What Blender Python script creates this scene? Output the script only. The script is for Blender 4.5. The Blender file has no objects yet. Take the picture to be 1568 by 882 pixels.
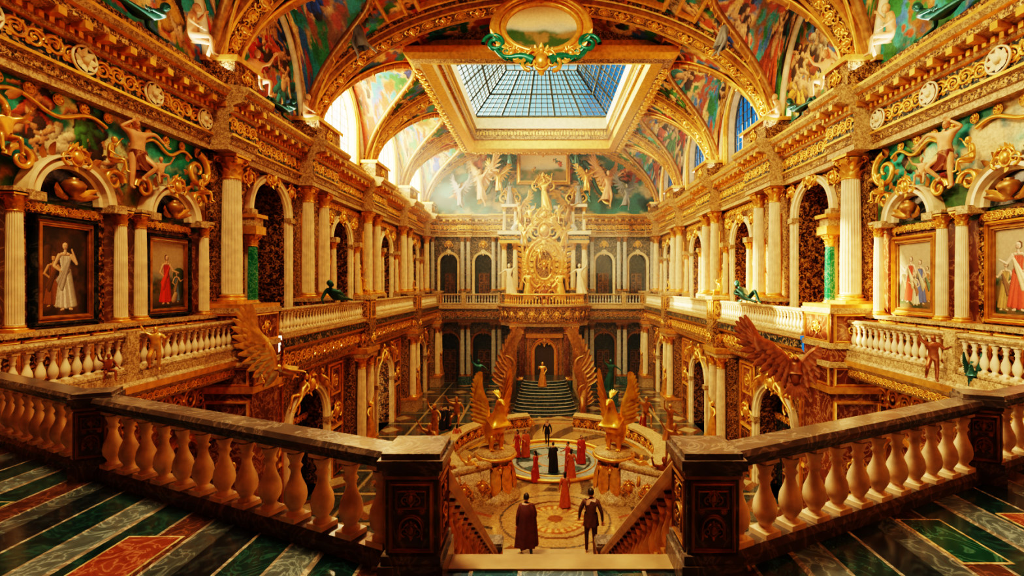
import bpy, math, random
import numpy as np
pi=math.pi
random.seed(7); RG=np.random.default_rng(7)
SC=bpy.context.scene; COL=SC.collection
# ---------------------------------------------------------------- matrices
def T(x,y,z):
    M=np.eye(4); M[:3,3]=(x,y,z); return M
def S(a,b=None,c=None):
    if b is None: b=c=a
    return np.diag([a,b,c,1.0])
def R(ax,deg):
    a=math.radians(deg); c,s=math.cos(a),math.sin(a); M=np.eye(4)
    if ax=='X': M[1,1]=c;M[1,2]=-s;M[2,1]=s;M[2,2]=c
    if ax=='Y': M[0,0]=c;M[0,2]=s;M[2,0]=-s;M[2,2]=c
    if ax=='Z': M[0,0]=c;M[0,1]=-s;M[1,0]=s;M[1,1]=c
    return M
def align(d,up=(0,1,0)):
    d=np.array(d,float); d/=np.linalg.norm(d); u=np.array(up,float)
    x=np.cross(u,d)
    if np.linalg.norm(x)<1e-4: x=np.cross((1,0,0),d)
    x/=np.linalg.norm(x); y=np.cross(d,x); M=np.eye(4); M[:3,0]=x;M[:3,1]=y;M[:3,2]=d; return M
def frame(c0,c1,c2,t):
    M=np.eye(4);M[:3,0]=c0;M[:3,1]=c1;M[:3,2]=c2;M[:3,3]=t;return M
FL=frame((0,1,0),(1,0,0),(0,0,1),(-13,0,0))
FR=frame((0,1,0),(-1,0,0),(0,0,1),(13,0,0))
FF=frame((1,0,0),(0,-1,0),(0,0,1),(0,54,0))
I4=np.eye(4)
# ---------------------------------------------------------------- mesh builder
class MB:
    def __init__(s): s.V=[];s.F=[];s.n=0;s.M=I4
    def add(s,V,F,m=0,sm=False,M=None):
        V=np.asarray(V,float).reshape(-1,3); Tm=s.M if M is None else s.M@M
        V=V@Tm[:3,:3].T+Tm[:3,3]; fl=np.linalg.det(Tm[:3,:3])<0
        if isinstance(F,np.ndarray): F=[F]
        for f in F:
            f=np.asarray(f,int)
            if f.size==0: continue
            if f.ndim==1: f=f[None]
            if fl: f=f[:,::-1]
            s.F.append((f+s.n,m,sm))
        s.V.append(V); s.n+=len(V)
    def stamp(s,o,M=I4,m=None):
        if not o.V: return
        Tm=s.M@M; V=np.concatenate(o.V); V=V@Tm[:3,:3].T+Tm[:3,3]; fl=np.linalg.det(Tm[:3,:3])<0
        for f,mm,sm in o.F:
            if fl: f=f[:,::-1]
            s.F.append((f+s.n,mm if m is None else m,sm))
        s.V.append(V); s.n+=len(V)
    def mesh(s,name,mats):
        me=bpy.data.meshes.new(name); V=np.concatenate(s.V)
        li=[];ls=[];mi=[];sm=[];pos=0
        for f,m,q in s.F:
            k=f.shape[1];n=f.shape[0]
            li.append(f.ravel()); ls.append(pos+np.arange(n)*k); pos+=n*k
            mi.append(np.full(n,m)); sm.append(np.full(n,q))
        li=np.concatenate(li);ls=np.concatenate(ls);mi=np.concatenate(mi);sm=np.concatenate(sm)
        me.vertices.add(len(V)); me.vertices.foreach_set('co',V.ravel())
        me.loops.add(len(li)); me.loops.foreach_set('vertex_index',li.astype(np.int32))
        me.polygons.add(len(ls)); me.polygons.foreach_set('loop_start',ls.astype(np.int32))
        me.polygons.foreach_set('material_index',mi.astype(np.int32))
        me.polygons.foreach_set('use_smooth',sm.astype(bool))
        for m in mats: me.materials.append(m)
        me.update(calc_edges=True); me.validate(); return me
    def build(s,name,mats,M=I4):
        return place(s.mesh(name,mats),name,M)
def place(me,name,M=I4,parent=None):
    from mathutils import Matrix
    o=bpy.data.objects.new(name,me); COL.objects.link(o); o.matrix_world=Matrix(M.tolist())
    if parent: o.parent=parent
    return o
BF=np.array([[0,3,2,1],[4,5,6,7],[0,1,5,4],[1,2,6,5],[2,3,7,6],[3,0,4,7]])
def bx(mb,x0,x1,y0,y1,z0,z1,m=0,M=None):
    mb.add([(x0,y0,z0),(x1,y0,z0),(x1,y1,z0),(x0,y1,z0),(x0,y0,z1),(x1,y0,z1),(x1,y1,z1),(x0,y1,z1)],BF,m,False,M)
def cb(mb,c,s,m=0,M=None):
    bx(mb,c[0]-s[0]/2,c[0]+s[0]/2,c[1]-s[1]/2,c[1]+s[1]/2,c[2]-s[2]/2,c[2]+s[2]/2,m,M)
def gf(a,b,ca=False,cbb=False):
    i=np.arange(a if ca else a-1);j=np.arange(b if cbb else b-1)
    I,J=np.meshgrid(i,j,indexing='ij');I=I.ravel();J=J.ravel();I2=(I+1)%a;J2=(J+1)%b
    return np.stack([I*b+J,I2*b+J,I2*b+J2,I*b+J2],1)
def lathe(mb,prof,seg=16,c=(0,0,0),m=0,sm=True,sx=1,sy=1,M=None):
    p=np.array(prof,float);a=np.arange(seg)*2*pi/seg
    V=np.stack([p[:,0][:,None]*np.cos(a)*sx+c[0],p[:,0][:,None]*np.sin(a)*sy+c[1],np.repeat(p[:,1][:,None],seg,1)+c[2]],-1)
    mb.add(V,gf(len(p),seg,False,True)[:,::-1],m,sm,M)
def sweep(mb,prof,path,N,B,m=0,sm=False,cp=False,cl=False,caps=False,M=None):
    prof=np.array(prof,float);path=np.array(path,float);n=len(path);k=len(prof)
    N=np.broadcast_to(np.array(N,float),(n,3));B=np.broadcast_to(np.array(B,float),(n,3))
    V=path[:,None,:]+prof[None,:,0,None]*N[:,None,:]+prof[None,:,1,None]*B[:,None,:]
    F=gf(n,k,cl,cp)
    if isinstance(m,(list,tuple)):
        jj=(np.arange(len(F))%(k if cp else k-1))
        V2=V.reshape(-1,3)
        for mm in set(m):
            sel=np.array([m[j]==mm for j in jj])
            mb.add(V2,F[sel],mm,sm,M)
    else: mb.add(V,F,m,sm,M)
    if caps:
        mm=m[0] if isinstance(m,(list,tuple)) else m
        mb.add(V[0],np.arange(k)[None],mm,False,M); mb.add(V[-1],np.arange(k)[::-1][None],mm,False,M)
def tube(mb,pts,rad,seg=6,m=0,ref=(0,1,0),sm=True,flat=1.0,M=None,closed=False):
    P=np.array(pts,float);n=len(P);Tn=np.gradient(P,axis=0)
    if closed: Tn=np.roll(P,-1,0)-np.roll(P,1,0)
    Tn/=np.linalg.norm(Tn,axis=1)[:,None]+1e-9; ref=np.array(ref,float)
    N=np.cross(Tn,ref);N/=np.linalg.norm(N,axis=1)[:,None]+1e-9;B=np.cross(N,Tn)
    r=np.broadcast_to(np.array(rad,float),(n,));a=np.arange(seg)*2*pi/seg
    V=P[:,None]+r[:,None,None]*(np.cos(a)[None,:,None]*N[:,None]+flat*np.sin(a)[None,:,None]*B[:,None])
    mb.add(V,gf(n,seg,closed,True),m,sm,M)
def ell(mb,c,r,m=0,nu=12,nv=7,M=None):
    a=np.arange(nu)*2*pi/nu;b=np.linspace(-pi/2+.02,pi/2-.02,nv)
    V=np.stack([np.cos(b)[:,None]*np.cos(a)*r[0]+c[0],np.cos(b)[:,None]*np.sin(a)*r[1]+c[1],np.repeat(np.sin(b)[:,None],nu,1)*r[2]+c[2]],-1)
    mb.add(V,gf(nv,nu,False,True)[:,::-1],m,True,M)
def leaf(mb,M,L,W,m=0,curl=.3,n=6,ridge=.25,tip=.15):
    t=np.linspace(0,1,n);w=W/2*(np.sin(pi*(tip+(1-tip)*t*.97))**.6)
    w=np.maximum(w,.04*W);y=curl*L*t**2.2
    V=np.stack([np.stack([-w,y-ridge*w,L*t-curl*.3*L*t**3],1),np.stack([0*t,y+ridge*w,L*t-curl*.3*L*t**3],1),np.stack([w,y-ridge*w,L*t-curl*.3*L*t**3],1)],1)
    mb.add(V,gf(n,3),m,True,M)
# ---------------------------------------------------------------- materials
def newmat(name):
    m=bpy.data.materials.new(name);m.use_nodes=True;nt=m.node_tree;return m,nt,nt.nodes['Principled BSDF']
def ramp(nt,cols,interp='LINEAR'):
    r=nt.nodes.new('ShaderNodeValToRGB');e=r.color_ramp.elements;r.color_ramp.interpolation=interp
    while len(e)<len(cols): e.new(.5)
    for i,(p,c) in enumerate(cols): e[i].position=p;e[i].color=(*c,1)
    return r
def math_(nt,op,a,b=None,c=None):
    n=nt.nodes.new('ShaderNodeMath');n.operation=op
    for i,x in enumerate((a,b,c)):
        if x is None: continue
        if isinstance(x,(int,float)): n.inputs[i].default_value=x
        else: nt.links.new(x,n.inputs[i])
    return n.outputs[0]
def ornate(name,cols,scale=2.5,metal=.5,rough=.38,bump=.7,dist=.09):
    m,nt,b=newmat(name);tc=nt.nodes.new('ShaderNodeTexCoord');o=tc.outputs['Object']
    n=nt.nodes.new('ShaderNodeTexNoise');n.inputs['Scale'].default_value=scale;n.inputs['Detail'].default_value=5;n.inputs['Distortion'].default_value=1.8
    w=nt.nodes.new('ShaderNodeTexVoronoi');w.feature='SMOOTH_F1';w.inputs['Scale'].default_value=scale*1.9
    n2=nt.nodes.new('ShaderNodeTexNoise');n2.inputs['Scale'].default_value=scale*1.3;n2.inputs['Detail'].default_value=2
    mx=nt.nodes.new('ShaderNodeMixRGB');mx.inputs[0].default_value=.25
    nt.links.new(o,n2.inputs['Vector']);nt.links.new(o,mx.inputs[1]);nt.links.new(n2.outputs['Color'],mx.inputs[2])
    nt.links.new(mx.outputs[0],w.inputs['Vector']);nt.links.new(o,n.inputs['Vector'])
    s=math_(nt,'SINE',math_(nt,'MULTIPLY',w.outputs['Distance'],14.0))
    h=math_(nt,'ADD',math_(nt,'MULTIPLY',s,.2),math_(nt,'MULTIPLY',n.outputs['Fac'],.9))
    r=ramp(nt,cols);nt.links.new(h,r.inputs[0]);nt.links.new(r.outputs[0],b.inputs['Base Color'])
    b.inputs['Metallic'].default_value=metal;b.inputs['Roughness'].default_value=rough
    bp=nt.nodes.new('ShaderNodeBump');bp.inputs['Strength'].default_value=bump;bp.inputs['Distance'].default_value=dist
    nt.links.new(h,bp.inputs['Height']);nt.links.new(bp.outputs[0],b.inputs['Normal']);return m
def marble(name,c1,c2,c3,scale=1.2,rough=.25,metal=0):
    m,nt,b=newmat(name);tc=nt.nodes.new('ShaderNodeTexCoord')
    n=nt.nodes.new('ShaderNodeTexNoise');n.inputs['Scale'].default_value=scale;n.inputs['Detail'].default_value=8;n.inputs['Distortion'].default_value=2.2
    nt.links.new(tc.outputs['Object'],n.inputs['Vector'])
    r=ramp(nt,[(.3,c1),(.48,c2),(.52,c3),(.56,c2),(.75,c1)]);nt.links.new(n.outputs['Fac'],r.inputs[0])
    nt.links.new(r.outputs[0],b.inputs['Base Color']);b.inputs['Roughness'].default_value=rough;b.inputs['Metallic'].default_value=metal
    return m
def plain(name,c,rough=.5,metal=0,var=.25,scale=6):
    m,nt,b=newmat(name);tc=nt.nodes.new('ShaderNodeTexCoord')
    n=nt.nodes.new('ShaderNodeTexNoise');n.inputs['Scale'].default_value=scale;n.inputs['Detail'].default_value=4
    nt.links.new(tc.outputs['Object'],n.inputs['Vector']);c=np.array(c)
    r=ramp(nt,[(.3,tuple(c*(1-var))),(.7,tuple(np.minimum(1,c*(1+var))))]);nt.links.new(n.outputs['Fac'],r.inputs[0])
    nt.links.new(r.outputs[0],b.inputs['Base Color']);b.inputs['Roughness'].default_value=rough;b.inputs['Metallic'].default_value=metal
    bp=nt.nodes.new('ShaderNodeBump');bp.inputs['Strength'].default_value=.15;bp.inputs['Distance'].default_value=.03
    nt.links.new(n.outputs['Fac'],bp.inputs['Height']);nt.links.new(bp.outputs[0],b.inputs['Normal']);return m
def vcol(name,rough=.6,bump=.2,lo=(.6,.55,.5),hi=(1.2,1.15,1.05)):
    m,nt,b=newmat(name);a=nt.nodes.new('ShaderNodeAttribute');a.attribute_name='Col'
    tc=nt.nodes.new('ShaderNodeTexCoord');n=nt.nodes.new('ShaderNodeTexNoise');n.inputs['Scale'].default_value=9;n.inputs['Detail'].default_value=6;n.inputs['Distortion'].default_value=1
    nt.links.new(tc.outputs['Object'],n.inputs['Vector'])
    r=ramp(nt,[(.3,lo),(.7,hi)]);nt.links.new(n.outputs['Fac'],r.inputs[0])
    mx=nt.nodes.new('ShaderNodeMixRGB');mx.blend_type='MULTIPLY';mx.inputs[0].default_value=1
    nt.links.new(a.outputs['Color'],mx.inputs[1]);nt.links.new(r.outputs[0],mx.inputs[2]);nt.links.new(mx.outputs[0],b.inputs['Base Color'])
    b.inputs['Roughness'].default_value=rough
    bp=nt.nodes.new('ShaderNodeBump');bp.inputs['Strength'].default_value=bump;bp.inputs['Distance'].default_value=.06
    nt.links.new(n.outputs['Fac'],bp.inputs['Height']);nt.links.new(bp.outputs[0],b.inputs['Normal']);return m
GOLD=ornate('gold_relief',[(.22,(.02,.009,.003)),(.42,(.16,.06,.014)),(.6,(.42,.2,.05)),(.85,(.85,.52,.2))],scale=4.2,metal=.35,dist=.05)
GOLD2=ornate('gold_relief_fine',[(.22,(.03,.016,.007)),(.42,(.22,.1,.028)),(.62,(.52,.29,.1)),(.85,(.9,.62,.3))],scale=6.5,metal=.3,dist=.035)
GILT=plain('gilding',(.84,.42,.1),.32,.65,.25,5)
GILTD=plain('old_gilding',(.4,.19,.055),.4,.6,.35,5)
STONE=ornate('warm_carved_stone',[(.2,(.24,.14,.055)),(.45,(.45,.29,.13)),(.6,(.6,.4,.19)),(.85,(.72,.5,.26))],scale=7,metal=.05,rough=.45,bump=.35,dist=.02)
STEP=plain('worn_stair_stone',(.36,.22,.1),.4,0,.3,3)
CREAM=plain('cream_marble',(.8,.61,.36),.35,0,.18,3)
REDM=marble('red_marble',(.1,.025,.012),(.16,.045,.018),(.4,.2,.09),1.4)
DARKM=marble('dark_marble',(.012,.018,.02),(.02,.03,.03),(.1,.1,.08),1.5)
TEALM=marble('teal_marble',(.02,.06,.062),(.03,.09,.09),(.22,.28,.24),1.4)
GREENM=marble('green_marble',(.0,.13,.07),(.01,.2,.1),(.15,.38,.25),2)
BLUEO=ornate('blue_frieze',[(.3,(.008,.02,.03)),(.5,(.025,.06,.065)),(.62,(.3,.17,.06)),(.8,(.7,.48,.2))],scale=4,metal=.2,dist=.05)
DIMST=ornate('dimmed_carved_stone',[(.25,(.03,.025,.02)),(.5,(.14,.1,.06)),(.75,(.4,.28,.14))],scale=4,metal=.1,dist=.05)  # carved stone with the far wall's dimness and haze mixed into its colour
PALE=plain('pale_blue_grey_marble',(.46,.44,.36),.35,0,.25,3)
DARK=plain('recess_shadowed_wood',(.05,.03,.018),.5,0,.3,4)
WOOD=ornate('carved_door_wood',[(.3,(.03,.012,.005)),(.55,(.11,.045,.015)),(.8,(.3,.13,.04))],scale=3,metal=.1,dist=.04)
BRONZE=plain('green_bronze',(.03,.12,.1),.35,.6,.4,4)
BROWNB=plain('brown_bronze',(.3,.1,.035),.38,.5,.4,4)
BAL=plain('baluster_marble',(.8,.58,.36),.28,.0,.3,5)
RAIL=marble('rail_marble',(.075,.058,.046),(.11,.085,.066),(.24,.18,.13),2.4,.2)
GREY=plain('grey_statue_stone',(.2,.2,.18),.5,0,.3,4)
FLESHS=plain('painted_stucco_figure',(.75,.38,.18),.45,.1,.25,4)
FRESCO=vcol('fresco_paint',.55,.15);CANVAS=vcol('oil_paint',.4,.1,(.85,.85,.85),(1.1,1.1,1.1))
# ---------------------------------------------------------------- painter
def vnoise(H,W,c,rg):
    g=rg.random((max(2,int(round(c*H/W)))+2,c+2));y=np.linspace(0,g.shape[0]-1.001,H);x=np.linspace(0,g.shape[1]-1.001,W)
    yi=y.astype(int);xi=x.astype(int);fy=y-yi;fx=x-xi;fy=fy*fy*(3-2*fy);fx=fx*fx*(3-2*fx)
    fy=fy[:,None];fx=fx[None]
    return g[yi][:,xi]*(1-fy)*(1-fx)+g[yi+1][:,xi]*fy*(1-fx)+g[yi][:,xi+1]*(1-fy)*fx+g[yi+1][:,xi+1]*fy*fx
def fbm(H,W,c,rg,o=4):
    a=0;s=0
    for k in range(o): a=a+vnoise(H,W,c*2**k,rg)*.55**k;s+=.55**k
    return a/s
def lerp(a,b,t): return np.array(a)*(1-t[...,None])+np.array(b)*t[...,None]
def sst(a,b,x): t=np.clip((x-a)/(b-a),0,1);return t*t*(3-2*t)
class Cv:
    def __init__(s,w,h,res):
        s.w,s.h=w,h;s.W=int(w/res)+1;s.H=int(h/res)+1
        s.C=np.zeros((s.H,s.W,3));s.xs=np.linspace(0,w,s.W);s.ys=np.linspace(0,h,s.H)
    def cap(s,a,b,ra,rb,col,flat=False):
        a=np.array(a,float);b=np.array(b,float);r=max(ra,rb)
        i0,i1=np.searchsorted(s.ys,[min(a[1],b[1])-r,max(a[1],b[1])+r]);j0,j1=np.searchsorted(s.xs,[min(a[0],b[0])-r,max(a[0],b[0])+r])
        if i1<=i0 or j1<=j0: return
        X,Y=np.meshgrid(s.xs[j0:j1],s.ys[i0:i1]);d=b-a;L=d@d+1e-9
        t=np.clip(((X-a[0])*d[0]+(Y-a[1])*d[1])/L,0,1);dx=X-a[0]-t*d[0];dy=Y-a[1]-t*d[1];rr=ra+(rb-ra)*t
        q=np.sqrt(dx*dx+dy*dy)/rr;mk=q<1
        sh=np.clip(.66+.62*(-.6*dx+.7*dy)/rr-.25*q**4,.12,1.5)
        if flat: sh=1+0*sh
        sub=s.C[i0:i1,j0:j1];sub[mk]=np.clip(np.array(col)*sh[mk][:,None],0,1)
ROBES=[(.7,.05,.02),(.03,.32,.33),(.08,.3,.07),(.85,.42,.07),(.9,.75,.5),(.03,.12,.5),(.65,.14,.04),(.8,.12,.05)]
def pfig(cv,x,y,s,rg,ang=None,robe=None,skin=(.85,.46,.22),dark=True):
    a=rg.uniform(-70,70) if ang is None else ang
    a=math.radians(a);c,sn=math.cos(a),math.sin(a)
    def P(u,v): return (x+s*(c*u-sn*v),y+s*(sn*u+c*v))
    rb=np.array(robe if robe is not None else ROBES[rg.integers(len(ROBES))])
    j=lambda k=.12:rg.uniform(-k,k)
    skin=np.array(skin)*rg.uniform(.8,1.15)
    if dark:
        for k in range(4): cv.cap(P(j(.15)+.07,-.3+.2*k),P(j(.2)+.1,-.2+.2*k),s*.15,s*.12,(.07,.045,.03))
    for k in range(5):
        q=j(.2);cv.cap(P(.02,.12+j(.1)),P(.3+j(.15),.1+q),s*.06,s*rg.uniform(.05,.09),rb*rg.uniform(.5,1.3))
    for sd in(-1,1):
        kx,ky=sd*.12+j(),-.27+j(.1);fx,fy=kx+j(.15),-.52+j(.06)
        cv.cap(P(sd*.06,0),P(kx,ky),s*.08,s*.055,skin);cv.cap(P(kx,ky),P(fx,fy),s*.052,s*.03,skin)
    for k in range(8):
        q=rg.uniform(-.12,.12);cv.cap(P(q*.6,.05+j(.05)),P(q*1.8+j(.1),-.25+j(.15)),s*.06,s*rg.uniform(.04,.08),rb*rg.uniform(.5,1.5))
    cv.cap(P(0,0),P(0,.22),s*.085,s*.115,skin if rg.random()<.7 else rb*1.2)
    cv.cap(P(-.05,.2),P(-.04,.22),s*.055,s*.05,skin*1.15);cv.cap(P(.05,.2),P(.06,.22),s*.05,s*.05,skin*1.0)
    for sd in(-1,1):
        ex,ey=sd*.24+j(.06),.18+j(.14);hx,hy=ex+sd*rg.uniform(-.1,.18),ey+j(.2)
        cv.cap(P(sd*.1,.26),P(ex,ey),s*.048,s*.036,skin);cv.cap(P(ex,ey),P(hx,hy),s*.036,s*.024,skin)
    cv.cap(P(0,.3),P(j(.02),.36),s*.035,s*.035,skin)
    h=(j(.03),.42);cv.cap(P(h[0]-.01,h[1]+.02),P(h[0]-.01,h[1]+.03),s*.068,s*.06,(.12,.05,.02));cv.cap(P(h[0]+.012,h[1]-.01),P(h[0]+.012,h[1]+.01),s*.05,s*.05,skin)
def draped(cv,x,y0,h,rob,rob2,skin,rg,lean=0.0,arm=(.28,.72)):
    P=lambda u,v:(x+h*(u+lean*v),y0+h*v)
    rob=np.array(rob,float);rob2=np.array(rob2,float);skin=np.array(skin,float)
    for k in range(13):
        f=(k-6)/6;cv.cap(P(f*.055,.56),P(f*.13+rg.uniform(-.01,.01),.05+.02*abs(f)),h*.03,h*rg.uniform(.022,.034),rob*rg.uniform(.55,1.25))
    for s in(-1,1): cv.cap(P(s*.05,.02),P(s*.08,.012),h*.018,h*.014,skin)
    cv.cap(P(0,.56),P(0,.74),h*.06,h*.085,rob*1.1)
    for k in range(5): cv.cap(P(-.06+.03*k,.76),P(-.04+.02*k,.56),h*.016,h*.014,rob*rg.uniform(.6,1.3))
    for k in range(7):
        f=k/6;cv.cap(P(.09-.02*f,.76-.05*f),P(-.12+.06*f,.42-.12*f),h*.018,h*.024,rob2*rg.uniform(.5,1.35))
    cv.cap(P(-.085,.77),P(-.16,.62),h*.028,h*.022,skin);cv.cap(P(-.16,.62),P(-.07,.55),h*.022,h*.014,skin)
    cv.cap(P(.085,.77),P(.17,.66),h*.028,h*.022,skin);cv.cap(P(.17,.66),P(*arm),h*.02,h*.013,skin)
    cv.cap(P(-.05,.79),P(.05,.79),h*.022,h*.022,skin);cv.cap(P(0,.8),P(.005,.85),h*.022,h*.02,skin)
    cv.cap(P(-.012,.905),P(-.018,.925),h*.052,h*.042,(.09,.035,.015));cv.cap(P(.004,.89),P(.004,.915),h*.036,h*.038,skin)
    for s in(-1,1): cv.cap(P(.004+s*.014,.908),P(.006+s*.014,.908),h*.0055,h*.005,(.05,.02,.01),True)
    cv.cap(P(-.004,.882),P(.012,.882),h*.005,h*.005,(.5,.12,.08),True)
def fresco(w,h,res,seed,mode='sky',nf=3,fs=1.4):
    rg=np.random.default_rng(seed);cv=Cv(w,h,res);c=max(3,int(w/1.6))
    n=fbm(cv.H,cv.W,c,rg);n2=fbm(cv.H,cv.W,c+2,rg);n3=fbm(cv.H,cv.W,c*2,rg);v=(cv.ys/h)[:,None]+0*n
    if mode=='sky':
        C=lerp((.0,.17,.2),(.02,.42,.35),sst(.35,.65,n));C=C+(lerp((0,0,0),(.8,.42,.12),sst(.52,.66,n2)))*.9
        g=lerp((.02,.1,.02),(.3,.15,.03),sst(.4,.6,n3));k=sst(.42,.25,v+.3*(n-.5));C=C*(1-k[...,None])+g*k[...,None]
    elif mode=='dark':
        C=lerp((.01,.008,.005),(.07,.035,.014),sst(.4,.7,n))
    elif mode=='teal':
        C=lerp((.008,.06,.065),(.03,.2,.19),sst(.35,.65,n));C=C+lerp((0,0,0),(.5,.29,.1),sst(.5,.75,n2))
    elif mode=='land':
        C=lerp((.16,.33,.36),(.75,.55,.32),sst(.3,.7,v+.3*(n-.5)));g=lerp((.03,.08,.02),(.22,.14,.05),sst(.4,.6,n2));k=sst(.5,.38,v+.2*(n-.5));C=C*(1-k[...,None])+g*k[...,None]
    else:
        C=lerp((.25,.11,.03),(.92,.6,.24),sst(.38,.62,n))
        for (a_,nn,cc) in((.52,n2,(.03,.32,.31)),(.56,n3,(.05,.18,.4)),):
            k=sst(a_,a_+.09,nn)[...,None];C=C*(1-k)+np.array(cc)*k
        n4=fbm(cv.H,cv.W,c*2+3,rg);k=sst(.58,.66,n4)[...,None];C=C*(1-k)+np.array((.42,.09,.03))*k
        k=sst(.43,.36,n4)[...,None];C=C*(1-k)+np.array((.03,.2,.06))*k
        n5=fbm(cv.H,cv.W,c*3,rg);C=C*(.5+1.1*n5[...,None])
    cv.C[:]=np.clip(C,0,1)
    for i in range(nf): pfig(cv,rg.uniform(.1*w,.9*w),rg.uniform(.25*h,.8*h),fs*rg.uniform(.8,1.2),rg)
    return cv
def grid_obj(name,P,C,mat,keep=None):
    H,W=P.shape[:2];F=gf(H,W)
    if keep is not None: F=F[keep.ravel()]
    mb=MB();mb.add(P,F,0,True);me=mb.mesh(name,[mat])
    at=me.color_attributes.new('Col','FLOAT_COLOR','POINT');A=np.ones((H*W,4));A[:,:3]=C.reshape(-1,3)
    at.data.foreach_set('color',A.ravel());return place(me,name)
def flat_paint(name,cv,M,mat):
    X,Z=np.meshgrid(cv.xs,cv.ys);P=np.stack([X,0*X,Z],-1).reshape(-1,3);P=P@M[:3,:3].T+M[:3,3]
    return grid_obj(name,P.reshape(cv.H,cv.W,3),cv.C,mat)
# ---------------------------------------------------------------- ornaments
def mk_scroll():
    b=MB();t=np.linspace(0,1,26)
    for sg,cx in((1,.27),(-1,.73)):
        a=(pi if sg>0 else 0)+sg*(-1)*t*3.6*pi*1.0;r=.36*(1-t)**.8+.04
        z=sg*.03+r*np.sin(a);x=cx+r*.75*np.cos(a);tube(b,np.stack([x,.03+0*t,z],1),.065*(1-t)+.028,5,0)
        ell(b,(cx,.05,sg*.03),(.07,.08,.09),0,8,5)
        for k in range(4):
            an=k*95+20;leaf(b,T(cx,.02,0)@R('Y',an)@T(0,0,.2),.28,.16,0,.25,4)
    return b
def mk_rosette():
    b=MB();ell(b,(0,.06,0),(.14,.12,.14),0,8,5)
    for k in range(8): leaf(b,R('Y',k*45)@T(0,.02,.1),.36,.26,0,.2,4)
    a=np.linspace(0,2*pi,20,endpoint=False);tube(b,np.stack([.48*np.cos(a),.02+0*a,.48*np.sin(a)],1),.05,5,0,closed=True)
    return b
def mk_crest():
    b=MB();ell(b,(0,.1,0),(.26,.2,.34),0,12,7)
    a=np.linspace(0,2*pi,20,endpoint=False);tube(b,np.stack([.32*np.cos(a),.08+0*a,.42*np.sin(a)],1),.06,5,0,closed=True)
    t=np.linspace(0,1,18)
    for s in(-1,1):
        an=-pi/2+t*2.6*pi;r=.3*(1-t)+.05;tube(b,np.stack([s*(.45+r*np.cos(an)),.08+0*t,-.1+r*np.sin(an)],1),.07*(1-t)+.03,5,0)
        tube(b,np.stack([s*(.25+.4*t),.08+.1*np.sin(pi*t),.45-.5*t**2],1),.07*(1-t)+.025,5,0)
        for k in range(3): leaf(b,T(s*.15,.05,.3)@R('Y',s*(15+k*32)),.4,.2,0,.2,4)
    leaf(b,T(0,.05,.35),.45,.25,0,.2,4);ell(b,(0,.14,.42),(.11,.1,.13),0,8,6);leaf(b,T(0,.05,-.3)@R('Y',180),.45,.25,0,.2,4)
    return b
SCR,ROS,CRE=mk_scroll(),mk_rosette(),mk_crest()
def frieze(mb,u0,u1,out,z,h,m=0,L=None):
    L=L or h*1.5;n=max(1,round((u1-u0)/L));L=(u1-u0)/n
    for i in range(n): mb.stamp(SCR,T(u0+i*L,out,z)@S(L,h*.8,h),m)
def frame_rect(mb,u0,u1,z0,z1,w,th,m=0,out=0):
    pr=[(0,0),(0,th*.6),(.25*w,th*.6),(.3*w,th),(.6*w,th*.8),(.75*w,th*.4),(w,th*.5),(w,0)]
    path=[(u0,out,z0),(u1,out,z0),(u1,out,z1),(u0,out,z1)];N=[(-1,0,-1),(1,0,-1),(1,0,1),(-1,0,1)]
    sweep(mb,pr,path,N,(0,1,0),m,cl=True)
def archpts(uc,rx,rz,zs,n=20): 
    a=np.linspace(pi,0,n+1);return uc+rx*np.cos(a),zs+rz*np.sin(a),a
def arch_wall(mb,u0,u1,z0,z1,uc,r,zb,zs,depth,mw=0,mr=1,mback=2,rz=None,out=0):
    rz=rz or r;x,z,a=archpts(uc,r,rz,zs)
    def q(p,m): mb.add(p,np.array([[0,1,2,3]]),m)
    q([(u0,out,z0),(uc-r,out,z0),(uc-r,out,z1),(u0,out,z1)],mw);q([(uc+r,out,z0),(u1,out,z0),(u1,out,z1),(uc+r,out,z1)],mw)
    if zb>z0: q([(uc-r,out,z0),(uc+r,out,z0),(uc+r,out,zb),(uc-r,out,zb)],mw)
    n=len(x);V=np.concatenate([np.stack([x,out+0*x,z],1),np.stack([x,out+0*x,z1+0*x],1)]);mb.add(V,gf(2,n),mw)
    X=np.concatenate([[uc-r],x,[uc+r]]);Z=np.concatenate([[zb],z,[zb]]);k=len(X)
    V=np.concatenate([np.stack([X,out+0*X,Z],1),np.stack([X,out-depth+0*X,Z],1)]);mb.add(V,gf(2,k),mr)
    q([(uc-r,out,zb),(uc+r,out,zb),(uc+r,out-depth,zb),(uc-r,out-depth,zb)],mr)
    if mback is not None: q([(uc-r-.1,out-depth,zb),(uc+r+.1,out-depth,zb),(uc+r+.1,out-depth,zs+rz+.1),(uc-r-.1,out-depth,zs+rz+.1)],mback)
def archivolt(mb,uc,r,zs,w,th,m=0,rz=None,out=0,key=0,zb=None):
    rz=rz or r;x,z,a=archpts(uc,r,rz,zs,24);N=np.stack([np.cos(a),0*a,np.sin(a)],1);P=np.stack([x,out+0*x,z],1)
    if zb is not None:
        P=np.concatenate([[(uc-r,out,zb)],P,[(uc+r,out,zb)]]);N=np.concatenate([[(-1,0,0)],N,[(1,0,0)]])
    pr=[(0,0),(0,th*.5),(w*.25,th*.55),(w*.3,th*.9),(w*.6,th*.9),(w*.65,th*.6),(w*.9,th),(w,th*.8),(w,0)]
    sweep(mb,pr,P,N,(0,1,0),m)
    if key: mb.stamp(CRE,T(uc,out+th*.4,zs+rz+w*.5)@S(key),m)
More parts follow.
